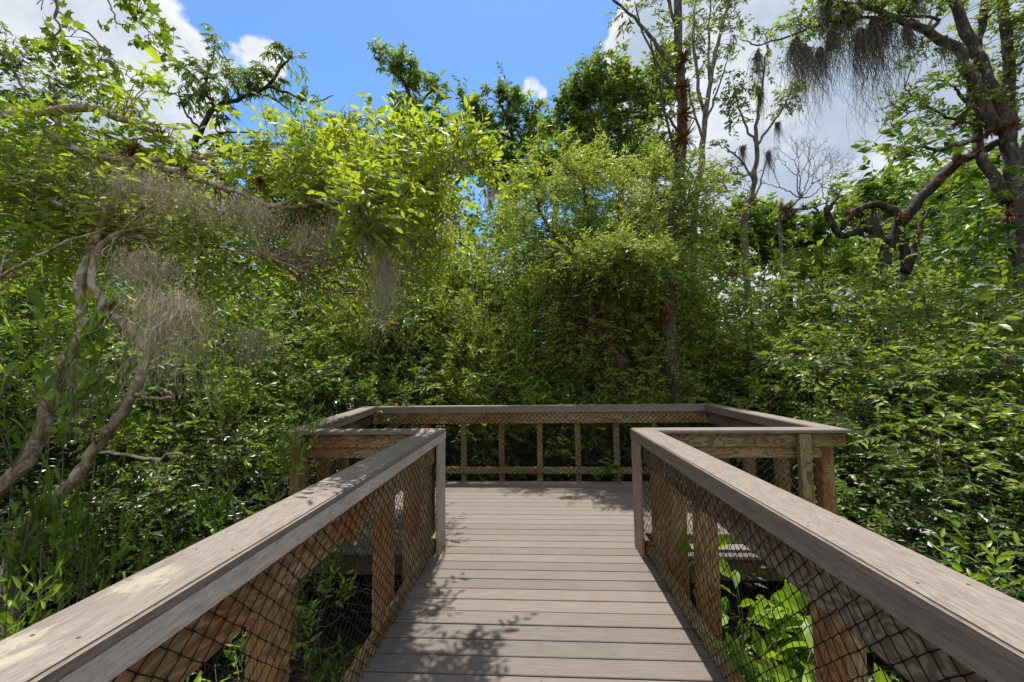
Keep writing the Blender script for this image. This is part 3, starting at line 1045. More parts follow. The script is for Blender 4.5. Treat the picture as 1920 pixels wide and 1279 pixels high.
padtree('crooked dark evergreen whose top leans left, alone against the blue sky', (785, 420), 16, [(785, 420), (782, 300), (775, 210), (765, 172), (748, 140), (730, 120)],
        [(722, 112, .42), (742, 108, .42), (760, 125, .40), (738, 132, .35), (772, 148, .40), (792, 158, .38), (818, 160, .36), (800, 175, .35), (770, 185, .42), (755, 205, .42), (785, 205, .45),
         (812, 190, .3), (765, 228, .45), (800, 232, .5), (740, 235, .35), (780, 255, .6), (830, 245, .4), (750, 280, .6), (800, 290, .7), (840, 290, .6), (770, 320, .8), (830, 330, .8)], 31, extra=[[(775, 210), (800, 180), (822, 162)], [(780, 235), (750, 215)]])
padtree('dark evergreen with knobbly rounded tufts below the tiny cloud', (965, 420), 16, [(965, 420), (968, 330), (962, 260), (948, 215), (935, 190)],
        [(880, 185, .34), (900, 180, .32), (885, 205, .34), (930, 178, .36), (955, 175, .40), (962, 190, .36), (985, 185, .34), (998, 208, .40), (972, 220, .40), (890, 230, .42), (915, 235, .42), (870, 225, .3),
         (950, 240, .36), (990, 240, .4), (925, 260, .42), (960, 272, .48), (900, 275, .5), (880, 300, .6), (920, 320, .7), (1000, 330, .7), (960, 345, .8), (1000, 262, .4), (1020, 258, .32), (985, 295, .5), (940, 300, .5), (1030, 285, .3)], 32,
        extra=[[(962, 260), (915, 240), (885, 210)], [(965, 280), (995, 240), (998, 205)], [(948, 215), (960, 180)]])
padtree('tall bushy tree rising in front of the edge of the right cloud', (1165, 480), 13, [(1165, 480), (1165, 330), (1160, 240), (1150, 170), (1155, 130)],
        [(1082, 180, .40), (1100, 165, .42), (1115, 150, .35), (1130, 125, .30), (1150, 140, .40), (1170, 150, .40), (1165, 120, .22), (1140, 175, .50), (1110, 200, .50), (1180, 185, .50), (1205, 160, .42), (1222, 125, .38),
         (1238, 105, .30), (1232, 155, .42), (1215, 195, .5), (1150, 220, .55), (1100, 240, .5), (1190, 235, .55), (1060, 230, .42), (1045, 250, .40), (1075, 265, .5), (1130, 265, .6), (1170, 280, .6), (1225, 245, .4), (1060, 200, .4), (1040, 225, .35), (1240, 200, .4), (1100, 285, .6), (1230, 285, .5), (1190, 310, .6)], 33,
        name='laurel_oak', mat_='leaf_oak', L=.125, W=.055, dens=10, extra=[[(1165, 300), (1110, 230), (1090, 180)], [(1163, 270), (1205, 200), (1230, 120)], [(1160, 250), (1130, 160)]])
padtree('low rounded oak behind the center willow, right of the dark tufted evergreen', (1040, 480), 12, [(1040, 480), (1045, 350), (1050, 290)],
        [(1010, 300, .5), (1045, 285, .5), (1080, 295, .5), (1115, 300, .5), (1020, 335, .6), (1070, 330, .6), (985, 325, .4), (1150, 315, .5), (1200, 300, .5), (1240, 310, .5)], 34,
        name='laurel_oak', mat_='leaf_bush', L=.11, W=.05, dens=10)
padtree('rounded green tree on the skyline left of the crooked evergreen', (610, 450), 10, [(610, 450), (615, 340), (625, 270)],
        [(640, 235, .36), (665, 250, .34), (600, 265, .45), (640, 275, .5), (690, 285, .45), (560, 290, .4), (520, 315, .4), (580, 320, .5), (640, 330, .6), (710, 330, .5), (545, 350, .5), (500, 350, .4),
         (480, 300, .25), (740, 360, .5), (620, 380, .6), (540, 400, .6), (690, 400, .6), (470, 390, .5)], 35, name='laurel_oak', mat_='leaf_willow', L=.10, W=.034, dens=12)
padtree('sunny green tree filling the skyline behind the bay tree', (380, 500), 9, [(380, 500), (370, 400), (350, 330)],
        [(300, 320, .5), (340, 300, .4), (380, 330, .5), (430, 310, .5), (260, 350, .6), (200, 330, .6), (140, 320, .6), (80, 340, .6), (20, 330, .6), (320, 390, .6), (400, 400, .6), (180, 400, .6), (90, 420, .7), (10, 430, .7), (260, 440, .7), (450, 440, .6)],
        36, name='sweetgum_tree', mat_='leaf_bush', L=.10, W=.045, dens=10)

# pale thin trees at right of centre
p0 = at(1262, 745, 7.4)
G_limbs = [
    ([ground_under(p0), at(1262, 745, 7.4), at(1252, 600, 7.4), at(1256, 480, 7.6), at(1276, 300, 8.0), at(1279, 200, 8.0), at(1272, 90, 8.0), at(1270, -40, 8.0), at(1266, -160, 8.0)], .135, .06),
    ([at(1272, 140, 8.0), at(1240, 100, 8.0), at(1200, 45, 8.0), at(1140, -10, 8.0)], .05, .02),
    ([at(1275, 180, 8.0), at(1245, 140, 8.0), at(1205, 60, 8.1), at(1190, 0, 8.1)], .03, .01),
    ([at(1272, 60, 8.0), at(1258, 20, 8.0), at(1246, -40, 8.0)], .05, .02),
    ([at(1278, 260, 8.0), at(1250, 215, 8.0), at(1228, 190, 8.0)], .03, .01),
    ([at(1278, 300, 8.0), at(1255, 250, 8.0), at(1230, 120, 8.1), at(1215, 60, 8.1)], .03, .012),
]
tree('cypress_tree', 'tall bare trunk clad in rusty air plants, running out of the top of the picture', 'tree', ground_under(p0), G_limbs,
     [dict(lobes=[pxlobe(1255, 60, 8.0, .25, .3, .6), pxlobe(1245, 160, 8.0, .3, .3, .5), pxlobe(1190, 20, 8.0, .4, .3, .3), pxlobe(1235, 240, 8.0, .3, .3, .4)], clumps=34, twigs=3, nl=7, clump_r=.12, twig_len=.25, L=.10, W=.04, up=.2,
           droop=.15, shell=.1, tint=(.45, .2), wood_r=.006)], 'leaf_oak', 'bark_brown', seed=41, conn=.012)
p0 = at(1300, 470, 9.5)
tree('ash_tree', 'thin pale stemmed tree with airy foliage just right of the rusty trunk', 'tree', ground_under(p0), [
    ([ground_under(p0), p0, at(1312, 330, 9.5), at(1322, 225, 9.5), at(1335, 130, 9.5), at(1352, 60, 9.5), at(1372, -20, 9.5)], .09, .02),
    ([at(1322, 225, 9.5), at(1308, 150, 9.5), at(1300, 60, 9.5), at(1305, -40, 9.5)], .045, .015),
    ([at(1320, 240, 9.5), at(1345, 170, 9.5), at(1365, 110, 9.5)], .03, .01),
    ([at(1318, 260, 9.5), at(1298, 200, 9.5), at(1292, 150, 9.5)], .03, .01),
    ([at(1330, 150, 9.5), at(1328, 60, 9.5), at(1335, -30, 9.5)], .03, .01),
], [dict(lobes=[pxlobe(*q, 9.5, r, r, r * 1.2) for q, r in (((1305, 20), .28), ((1330, 10), .3), ((1355, 20), .3), ((1378, 15), .25), ((1300, 70), .28), ((1335, 60), .3), ((1362, 60), .28), ((1300, 120), .26), ((1330, 115), .25),
                                                           ((1360, 100), .2), ((1295, 165), .2), ((1345, 150), .15), ((1320, -40), .4), ((1370, -40), .4), ((1300, 200), .12))],
         clumps=120, twigs=3, nl=8, clump_r=.10, twig_len=.2, L=.085, W=.034, up=.3, droop=.15, leaf_droop=.4, shell=.1, tint=(.5, .2), wood_r=.005)],
     'leaf_oak', 'bark_pale', seed=42, conn=.010)
p0 = at(1396, 440, 9)
tree('ash_tree', 'spindly upright tree hung with short moss before the grey cloud', 'tree', ground_under(p0), [
    ([ground_under(p0), p0, at(1408, 370, 9), at(1418, 300, 9), at(1417, 250, 9), at(1425, 180, 9), at(1440, 90, 9)], .075, .012),
    ([at(1418, 275, 9), at(1450, 230, 9), at(1472, 195, 9), at(1490, 150, 9)], .03, .008),
    ([at(1418, 270, 9), at(1400, 240, 9), at(1385, 200, 9), at(1378, 160, 9)], .028, .008),
    ([at(1412, 340, 9), at(1390, 300, 9), at(1365, 280, 9), at(1340, 270, 9)], .025, .006),
    ([at(1406, 390, 9), at(1425, 340, 9), at(1442, 280, 9)], .025, .006),
    ([at(1415, 320, 9), at(1395, 330, 9), at(1372, 310, 9)], .02, .006),
], [dict(lobes=[pxlobe(*q, 9, r, r, r) for q, r in (((1372, 155), .2), ((1385, 185), .2), ((1360, 190), .16), ((1400, 205), .16), ((1380, 225), .15), ((1420, 150), .2), ((1440, 130), .16), ((1445, 80), .14), ((1455, 165), .16), ((1480, 180), .2),
                                                   ((1500, 165), .16), ((1470, 200), .14), ((1350, 270), .1), ((1375, 300), .16), ((1360, 320), .18), ((1385, 345), .2), ((1430, 110), .15), ((1460, 60), .12), ((1425, 60), .1))],
         clumps=75, twigs=3, nl=7, clump_r=.09, twig_len=.18, L=.085, W=.04, up=.1, droop=.2, leaf_droop=.5, shell=.1, tint=(.4, .2), wood_r=.004)],
     'leaf_oak', 'bark_grey', seed=43, conn=.008)

# leafless fan-shaped tree
rj = np.random.default_rng(44)
p0 = at(1462, 420, 11)
jl = [([ground_under(p0), p0, at(1475, 395, 11), at(1500, 372, 11)], .045, .028), ([at(1475, 395, 11), at(1520, 390, 11), at(1560, 375, 11)], .04, .012)]
def fan(a, dirx, depth, ln, r):
    th = dirx
    b = a + ln * np.array([math.sin(th), rj.normal() * .25, math.cos(th)])
    jl.append(([a, (a + b) / 2 + rj.normal(size=3) * ln * .06, b], r, r * .6))
    if depth > 0:
        for s in (-1, 1) if rj.random() < .8 else (-1, 0, 1):
            fan(b, th + s * (.22 + .25 * rj.random()) + rj.normal() * .08, depth - 1, ln * (.62 + .2 * rj.random()), r * .62)
for th in (-.75, -.35, 0.0, .35, .75, 1.1):
    fan(at(1500, 372, 11), th, 4, .55, .020)
for th in (-.1, .3, .7):
    fan(at(1550, 378, 11), th, 4, .45, .014)
tree('dead_tree', 'leafless grey tree with a fan of fine bare twigs against the grey cloud', 'tree', ground_under(p0), jl, [], 'leaf_oak', 'bark_pale', seed=44, conn=0, sides=5, wob=.01, trunk_name='branches')

# big mossy oak at the right edge
KB = np.array([at(1925, 700, 7.0)[0], 7.0, GZ])
K_limbs = [
    ([KB, at(1926, 700, 7), at(1912, 485, 7), at(1902, 352, 7), at(1893, 260, 7), at(1872, 190, 7), at(1845, 130, 7), at(1815, 70, 7), at(1790, 0, 7), at(1770, -80, 7)], .125, .06),
    ([at(1896, 290, 7), at(1893, 200, 7.1), at(1890, 100, 7.1), at(1880, 0, 7.1), at(1875, -100, 7.1)], .085, .06),
    ([at(1888, 240, 7), at(1862, 234, 6.95), at(1835, 170, 6.95), at(1810, 128, 6.95), at(1798, 98, 6.95), at(1739, 59, 6.9), at(1693, 39, 6.9), at(1630, 16, 6.85), at(1560, 0, 6.8)], .11, .02),
    ([at(1888, 380, 7), at(1862, 330, 7.05), at(1841, 293, 7.1), at(1830, 240, 7.2), at(1820, 170, 7.2), at(1838, 60, 7.2), at(1850, -60, 7.2)], .08, .05),
    ([at(1693, 39, 6.9), at(1600, 36, 6.9), at(1513, 55, 6.9), at(1427, 84, 6.9), at(1388, 72, 6.9)], .025, .006),
    ([at(1739, 59, 6.9), at(1760, 36, 6.9), at(1700, 30, 6.95), at(1669, 42, 6.95)], .03, .01),
    ([at(1862, 234, 7), at(1800, 226, 7.0), at(1755, 210, 7.0), at(1720, 185, 7.0), at(1695, 165, 7.0)], .030, .008),
    ([at(1850, 235, 7), at(1805, 180, 7.1), at(1790, 165, 7.1), at(1760, 150, 7.1)], .03, .01),
    ([at(1838, 262, 6.95), at(1790, 270, 6.9), at(1760, 282, 6.9), at(1725, 275, 6.9), at(1690, 300, 6.9)], .045, .008),
    ([at(1740, 195, 7.0), at(1700, 215, 7.0), at(1675, 240, 7.0)], .012, .005),
    ([at(1900, 330, 7), at(1930, 270, 7), at(1980, 160, 7), at(2020, 60, 7)], .10, .05),
]
tree('live_oak', 'big grey live oak leaning in from the right edge, limbs hung with moss', 'tree', KB, K_limbs, [
    dict(lobes=[pxlobe(*q, 6.95, r, r * 1.2, r * .7) for q, r in (((1500, 15), .24), ((1540, 20), .28), ((1585, 30), .3), ((1625, 30), .28), ((1665, 20), .28), ((1560, 70), .2), ((1510, 75), .18), ((1470, 50), .14), ((1600, 85), .16), ((1700, 10), .25),
                                                                 ((1735, 90), .16), ((1720, 115), .16), ((1600, -30), .4), ((1700, -40), .4), ((1800, -40), .4), ((1760, 20), .2))],
         clumps=170, twigs=3, nl=9, clump_r=.11, twig_len=.2, L=.075, W=.032, up=.3, droop=.1, shell=.1, tint=(.42, .2), wood_r=.004),
    dict(lobes=[pxlobe(*q, 7.05, r, r * 1.2, r * .6) for q, r in (((1765, 150), .20), ((1790, 145), .18), ((1740, 165), .2), ((1690, 195), .18), ((1715, 210), .2), ((1665, 240), .16), ((1685, 262), .16), ((1745, 215), .2), ((1780, 235), .18),
                                                                 ((1685, 300), .15), ((1700, 285), .12), ((1660, 255), .12), ((1820, 190), .25), ((1905, 60), .3), ((1915, 110), .35), ((1905, 20), .3), ((1840, 20), .25), ((1910, 170), .25), ((1810, 100), .15))],
         clumps=150, twigs=3, nl=9, clump_r=.11, twig_len=.2, L=.075, W=.032, up=.3, droop=.1, shell=.1, tint=(.55, .2), wood_r=.004),
], 'leaf_oak', 'bark_oak', seed=51, conn=.010)

# dark leaning snag in front of the oak
p0 = at(1648, 640, 7.6)
S_limbs = [
    ([ground_under(p0), p0, at(1652, 520, 7.6), at(1662, 470, 7.6), at(1690, 420, 7.5), at(1735, 362, 7.4), at(1795, 305, 7.3), at(1840, 285, 7.2), at(1868, 268, 7.1)], .125, .055),
    ([at(1688, 412, 7.5), at(1672, 392, 7.5), at(1640, 384, 7.5), at(1612, 392, 7.5), at(1590, 410, 7.5), at(1580, 430, 7.5)], .07, .04),
    ([at(1640, 432, 7.5), at(1610, 432, 7.5), at(1580, 442, 7.5), at(1565, 428, 7.5), at(1555, 405, 7.5), at(1553, 388, 7.5)], .06, .05),
    ([at(1555, 392, 7.5), at(1562, 382, 7.5), at(1568, 368, 7.5)], .035, .015),
    ([at(1668, 462, 7.6), at(1650, 440, 7.5), at(1640, 410, 7.5), at(1636, 390, 7.5)], .06, .03),
    ([at(1700, 510, 7.6), at(1695, 470, 7.6), at(1692, 420, 7.55)], .08, .06),
    ([at(1660, 640, 7.7), at(1690, 540, 7.6), at(1712, 480, 7.6), at(1720, 440, 7.6), at(1735, 400, 7.6)], .08, .02),
]
tree('snag', 'dark broken tree leaning toward the oak, with two crooked stub arms', 'tree', ground_under(p0), S_limbs, [
    dict(lobes=[pxlobe(1600, 440, 7.7, .25, .2, .12), pxlobe(1580, 400, 7.8, .2, .2, .1), pxlobe(1625, 375, 7.8, .2, .2, .1)], clumps=14, twigs=3, nl=7, clump_r=.1, twig_len=.2, L=.08, W=.035, shell=.1, tint=(.5, .2), wood_r=.004)],
     'leaf_oak', 'bark_dark', seed=52, conn=.008)

# sunlit trees far behind at right
for (label, bx, Y, pads, sd_) in (
    ('rounded sunlit tree far back, right of the dark snag', 1790, 17, [(1720, 365, .7), (1760, 350, .8), (1800, 340, .8), (1840, 345, .8), (1880, 360, .8), (1700, 400, .8), (1750, 395, 1.0), (1810, 390, 1.0), (1870, 400, 1.0), (1720, 440, 1.0),
      (1790, 440, 1.1), (1860, 445, 1.1), (1910, 420, .9), (1700, 480, 1.0), (1760, 490, 1.1), (1840, 490, 1.1), (1905, 480, 1.0)], 61),
    ('rounded sunlit tree far back, behind the stub arms of the snag', 1610, 18, [(1570, 395, .6), (1600, 375, .7), (1640, 360, .8), (1670, 370, .7), (1560, 430, .6), (1600, 490, .8), (1650, 430, 1.0), (1680, 470, 1.0), (1640, 500, 1.0), (1690, 355, .5)], 62),
    ('light green tree crown right of the leafless fan tree', 1480, 14, [(1440, 405, .6), (1470, 430, .7), (1500, 415, .5), (1530, 430, .45), (1550, 450, .4), (1430, 450, .8), (1480, 465, .9), (1540, 480, .7), (1390, 430, .8), (1360, 400, .7), (1400, 470, .9), (1340, 440, .8), (1590, 500, .7)], 63)):
    padtree(label, (bx, 560), Y, [(bx, 560), (bx, 480), (bx + 6, 420)], pads, sd_, name='laurel_oak', mat_='leaf_bush', L=.19, W=.085, dens=12)

# centre willow with its fine hanging foliage
p0 = at(1180, 760, 8.3)
tree('willow_tree', 'broad willow of fine narrow leaves rising behind the back railing', 'tree', ground_under(p0), [
    ([ground_under(at(1190, 800, 7.3)), at(1180, 745, 7.3), at(1150, 660, 7.3), at(1118, 610, 7.35), at(1108, 520, 7.7), at(1105, 420, 8.3), at(1090, 340, 8.3)], .12, .02),
    ([at(1175, 730, 8.3), at(1200, 620, 8.3), at(1195, 500, 8.4), at(1215, 400, 8.4), at(1225, 320, 8.4)], .07, .015),
    ([at(1112, 540, 8.3), at(1060, 470, 8.2), at(1020, 410, 8.2), at(1000, 360, 8.2)], .045, .012),
    ([at(1198, 520, 8.4), at(1260, 440, 8.5), at(1290, 380, 8.5)], .04, .012),
    ([at(1190, 690, 8.3), at(1130, 590, 8.1), at(1180, 480, 8.1), at(1160, 400, 8.1)], .03, .01),
], [dict(lobes=[pxlobe(*q, 8.3 + .5 * math.sin(q[0] * .05 + q[1] * .03), r * .85, r * .9, r * .75) for q, r in (((1040, 340), .55), ((1090, 330), .6), ((1130, 345), .6), ((1000, 400), .55), ((970, 450), .45), ((1060, 410), .8), ((1150, 400), .8), ((1220, 350), .7), ((1275, 345), .6), ((1310, 380), .55),
                                                                ((1240, 420), .8), ((1310, 450), .6), ((1010, 490), .7), ((1100, 490), .9), ((1190, 490), .9), ((1280, 510), .7), ((960, 530), .5), ((1040, 580), .8), ((1130, 590), .9), ((1220, 590), .8),
                                                                ((1000, 650), .7), ((1090, 680), .8), ((1180, 690), .8), ((1290, 620), .6), ((965, 380), .3), ((1340, 330), .3), ((1255, 295), .35), ((1140, 295), .3), ((1060, 290), .25))],
         clumps=620, twigs=6, nl=16, clump_r=.20, twig_len=.46, L=.084, W=.024, up=.35, droop=.28, leaf_droop=.10, shell=.45, tint=(.68, .2), wood_r=.0035),
    dict(lobes=[pxlobe(1135, 478, 6.55, .40, .32, .20), pxlobe(1180, 495, 6.35, .35, .3, .18), pxlobe(1085, 480, 6.7, .30, .25, .15), pxlobe(1230, 490, 6.8, .35, .3, .2)],
         clumps=95, twigs=6, nl=15, clump_r=.14, twig_len=.36, L=.072, W=.022, up=.35, droop=.2, leaf_droop=.10, shell=.2, tint=(.6, .2), wood_r=.003)],
     'leaf_willow', 'bark_red', seed=71, conn=.012)

# saw palmetto
p0 = at(1545, 552, 8.0)
rp = np.random.default_rng(81)
pr = empty('palm', ground_under(p0))
tag(pr, 'fan leaved palm with stiff spreading fronds below the snag', 'palm')
fr, st = MB(), MB()
st.add(*tube(catmull([ground_under(p0), p0 - np.array([0, 0, .5]), p0], 8), np.linspace(.12, .09, 8), 8))
st.build('trunk', [M['bark_dark']], pr, ground_under(p0))
for k in range(22):
    az, el = rp.random() * 2 * np.pi, 0.1 + 1.2 * rp.random()
    d = np.array([math.cos(az) * math.cos(el), math.sin(az) * math.cos(el), math.sin(el)])
    hub = p0 + d * (.35 + .25 * rp.random())
    sx = norm(np.cross(d, [0, 0, 1.0]) + 1e-4)
    st2 = thin(p0[None], hub[None], .012, .007)
    fr.add(st2[0], st2[1], 0, np.full(6, .4))
    an = np.linspace(-1.25, 1.25, 22)
    D = np.cos(an)[:, None] * d + np.sin(an)[:, None] * sx
    D[:, 2] -= .30 * np.abs(an)
    N_ = np.cross(sx, d)[None] + rp.normal(size=(22, 3)) * .15
    leaves(fr, np.repeat(hub[None], 22, 0), D, N_, .60 * (.8 + .3 * rp.random(22)), .034, np.clip(rp.normal(.5, .2, 22), 0, .95), 'lance')
fr.build('fronds', [M['frond']], pr, ground_under(p0))

# ------------------------------------------------------------------ shrubs: one of each kind, then copies
def shrub_proto(name, seed, H, lobes, leafmat, barkmat, **ck):
    rng = np.random.default_rng(seed)
    root = empty(name, (0, 0, 0))
    wood, leaf = MB(), MB()
    limbs = []
    for k in range(ck.pop('stems', 6)):
        a = rng.random() * 2 * np.pi
        top = np.array([math.cos(a) * .55 * rng.random() * lobes[0][3], math.sin(a) * .55 * rng.random() * lobes[0][4], H * (.6 + .3 * rng.random())])
        b = np.array([math.cos(a) * .12, math.sin(a) * .12, -.05])
        P = catmull([b, b * 1.5 + (top - b) * .5 + rng.normal(size=3) * .08, top], 9)
        limbs.append((P, None))
        wood.add(*tube(P, np.linspace(.028, .008, 9) * ck.get('stem_k', 1.0), 5))
    ck.pop('stem_k', 0)
    conn_ = ck.pop('conn', .007)
    C = crown(rng, leaf, lobes, wood=wood, **ck)
    connect(rng, wood, limbs, C, conn_, .002)
    wood.build('stems', [M[barkmat]], root, smooth=True)
    leaf.build('foliage', [M[leafmat]], root)
    return root


PROTO = {
    'willow_shrub': shrub_proto('willow_shrub', 101, 3.0, [(0, 0, 2.3, .8, .8, .7), (.5, .2, 1.6, .7, .7, .7), (-.5, -.1, 1.7, .7, .7, .7), (0, -.4, 1.2, .8, .7, .7), (.1, .4, 1.1, .8, .7, .8), (0, 0, .6, .9, .9, .6)], 'leaf_willow', 'bark_red',
                                clumps=190, twigs=6, nl=16, clump_r=.19, twig_len=.44, L=.084, W=.024, up=.35, droop=.28, leaf_droop=.10, shell=.3, tint=(.50, .18), wood_r=.003),
    'wax_myrtle': shrub_proto('wax_myrtle', 102, 3.0, [(0, 0, 2.4, .6, .6, .6), (.5, .1, 1.8, .65, .65, .65), (-.5, .0, 1.7, .65, .65, .65), (.1, -.5, 1.3, .7, .6, .6), (-.2, .4, 1.2, .8, .7, .7), (.1, 0, .6, .95, .95, .6)], 'leaf_bush', 'bark_grey',
                              clumps=220, twigs=6, nl=11, clump_r=.16, twig_len=.30, L=.076, W=.033, up=.45, droop=.15, leaf_droop=.2, shell=.35, tint=(.48, .26), flat=.4, nrand=.75, wood_r=.003),
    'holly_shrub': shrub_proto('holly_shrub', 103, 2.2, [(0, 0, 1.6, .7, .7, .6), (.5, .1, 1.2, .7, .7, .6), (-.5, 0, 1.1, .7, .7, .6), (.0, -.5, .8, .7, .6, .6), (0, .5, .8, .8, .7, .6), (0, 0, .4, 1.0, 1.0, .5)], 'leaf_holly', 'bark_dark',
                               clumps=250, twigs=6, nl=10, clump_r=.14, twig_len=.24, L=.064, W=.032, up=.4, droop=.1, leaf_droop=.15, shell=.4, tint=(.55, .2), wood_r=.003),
    'elder_shrub': shrub_proto('elder_shrub', 104, 2.6, [(0, 0, 1.9, .7, .7, .6), (.5, .2, 1.4, .7, .7, .6), (-.5, -.2, 1.3, .7, .7, .6), (0, -.5, 1.0, .7, .6, .6), (0, .3, .7, .9, .8, .6)], 'leaf_bush', 'bark_grey',
                               clumps=260, twigs=5, nl=10, clump_r=.15, twig_len=.30, L=.066, W=.030, up=.35, droop=.25, leaf_droop=.3, shell=.35, tint=(.52, .28), flat=.35, nrand=.8, tmpl='lance', wood_r=.004),
    'pokeweed': shrub_proto('pokeweed', 105, 1.1, [(0, 0, .85, .32, .32, .25), (.22, .05, .6, .3, .3, .25), (-.2, -.1, .6, .3, .3, .25), (0, .1, .35, .4, .4, .25)], 'leaf_fresh', 'bark_grey', stems=4,
                            clumps=22, twigs=2, nl=6, clump_r=.08, twig_len=.26, L=.145, W=.070, up=.5, droop=.1, leaf_droop=.25, shell=.3, tint=(.62, .16), tmpl='oval', wood_r=.004, conn=.006),
    'young_bay': shrub_proto('young_bay', 106, 1.4, [(0, 0, 1.1, .25, .25, .3), (.12, 0, .7, .3, .3, .3), (-.1, .1, .5, .3, .3, .3)], 'leaf_fresh', 'bark_grey', stems=3, stem_k=.35,
                             clumps=26, twigs=2, nl=7, clump_r=.07, twig_len=.24, L=.085, W=.030, up=.8, droop=.0, leaf_droop=.0, shell=.3, tint=(.45, .18), tmpl='lance', wood_r=.003, conn=.005),
}
PH = {'willow_shrub': 3.05, 'wax_myrtle': 3.05, 'holly_shrub': 2.25, 'elder_shrub': 2.6, 'pokeweed': 1.15, 'young_bay': 1.4}
used = set()
rs = np.random.default_rng(200)


def shrub(kind, px, top, Y, sxy, label, group):
    p = at(px, top, Y)
    r = PROTO[kind] if kind not in used else copy_tree(PROTO[kind])
    used.add(kind)
    h = (p[2] - GZ) / PH[kind]
    r.location = (p[0], p[1], GZ)
    r.rotation_euler = (0, 0, rs.random() * 6.28)
    r.scale = (sxy, sxy, h)
    tag(r, label, 'shrub' if kind not in ('pokeweed', 'young_bay') else 'plant', group)


GW, GM, GH, GE, GP = 'willow shrubs behind the platform', 'wax myrtle bushes in the thicket', 'dark holly bushes low in the thicket', 'broad leaved elder bushes', 'fresh green plants beside the boardwalk'
# middle, behind the back railing
for a in (
    ('willow_shrub', 700, 440, 8.2, 1.15, 'tall willow shrub just behind the left back corner of the platform'),
    ('wax_myrtle', 815, 455, 8.9, 1.3, 'sunny wax myrtle between the bay branch tips and the platform'),
    ('willow_shrub', 900, 470, 8.4, 1.1, 'willow shrub filling the gap left of the broad willow'),
    ('elder_shrub', 770, 610, 7.6, 1.0, 'elder bush right above the left part of the back railing'),
    ('wax_myrtle', 985, 620, 7.7, 1.0, 'low wax myrtle above the middle of the back railing'),
    ('elder_shrub', 1330, 560, 8.4, 1.1, 'elder bush beside the foot of the rusty trunk'),
    ('wax_myrtle', 1105, 665, 7.35, .95, 'low wax myrtle around the reddish willow stem'),
    ('willow_shrub', 1215, 640, 7.3, .8, 'small willow shrub hiding the foot of the rusty trunk'),
    ('willow_shrub', 900, 640, 7.6, .95, 'small willow shrub above the left middle of the back railing'),
    ('willow_shrub', 1405, 490, 8.0, 1.2, 'willow shrub right behind the right back corner of the platform'),
    ('willow_shrub', 1480, 520, 7.4, 1.1, 'willow shrub between the platform corner and the palm'),
    ('willow_shrub', 600, 480, 8.6, 1.2, 'willow shrub standing far left behind the platform'),
    ('wax_myrtle', 930, 395, 10.2, 1.7, 'tall wax myrtle far behind the gap left of the broad willow'),
    ('wax_myrtle', 1065, 400, 10.6, 1.7, 'tall wax myrtle far behind the middle of the broad willow'),
    ('elder_shrub', 1190, 380, 10.4, 1.8, 'tall elder far behind the right half of the broad willow'),
    ('elder_shrub', 810, 400, 10.4, 1.8, 'tall elder far behind the left back corner of the platform'),
    ('willow_shrub', 1230, 470, 9.6, 1.3, 'willow shrub seen through the gap behind the broad willow'),
):
    shrub(*a, {'w': GW, 'wa': GM, 'e': GE}['wa' if a[0].startswith('wa') else a[0][0]])
for a in (
    ('wax_myrtle', 40, 470, 5.4, 1.25, 'bright wax myrtle behind the bay trunk at the left edge'),
    ('wax_myrtle', 190, 520, 5.0, 1.1, 'wax myrtle showing between the two bay trunks'),
    ('wax_myrtle', 330, 545, 5.2, 1.15, 'wax myrtle right behind the hanging moss curtain'),
    ('wax_myrtle', 450, 570, 5.8, 1.1, 'wax myrtle between the moss curtain and the platform corner'),
    ('wax_myrtle', 540, 600, 6.4, 1.1, 'wax myrtle above the left end of the platform'),
    ('wax_myrtle', 640, 640, 7.2, 1.0, 'rounded wax myrtle behind the left side railing'),
    ('wax_myrtle', 1310, 690, 7.7, .9, 'wax myrtle at the foot of the rusty trunk'),
    ('wax_myrtle', 1590, 520, 7.0, 1.15, 'wax myrtle under the palm fronds'),
    ('wax_myrtle', 1690, 500, 6.8, 1.2, 'wax myrtle below the dark leaning snag'),
    ('wax_myrtle', 1910, 500, 6.2, 1.25, 'tall wax myrtle in front of the oak trunk'),
    ('wax_myrtle', 110, 380, 6.6, 1.4, 'tall wax myrtle rising behind the upper bay limbs'),
    ('wax_myrtle', 330, 440, 7.0, 1.4, 'tall wax myrtle behind the matted moss'),
    ('wax_myrtle', 480, 460, 7.4, 1.3, 'tall wax myrtle left of the hanging moss streamer'),
):
    shrub(*a, GM)
for a in (
    ('elder_shrub', 1640, 560, 5.9, 1.35, 'glossy elder bush to the right of the platform corner post'),
    ('elder_shrub', 1770, 545, 5.4, 1.4, 'glossy elder bush standing tallest on the right bank'),
    ('elder_shrub', 1890, 560, 4.9, 1.4, 'glossy elder bush cut by the right edge of the picture'),
    ('elder_shrub', 1720, 690, 4.9, 1.25, 'sunlit elder bush halfway down the right bank'),
    ('elder_shrub', 1560, 640, 6.3, 1.0, 'elder bush just above the right railing corner'),
    ('elder_shrub', 1850, 750, 4.2, 1.1, 'elder bush low at the right edge'),
    ('elder_shrub', 420, 720, 4.8, .9, 'elder bush behind the left railing near the moss'),
    ('elder_shrub', 250, 790, 4.0, .8, 'elder bush behind the slanting bay trunk'),
):
    shrub(*a, GE)
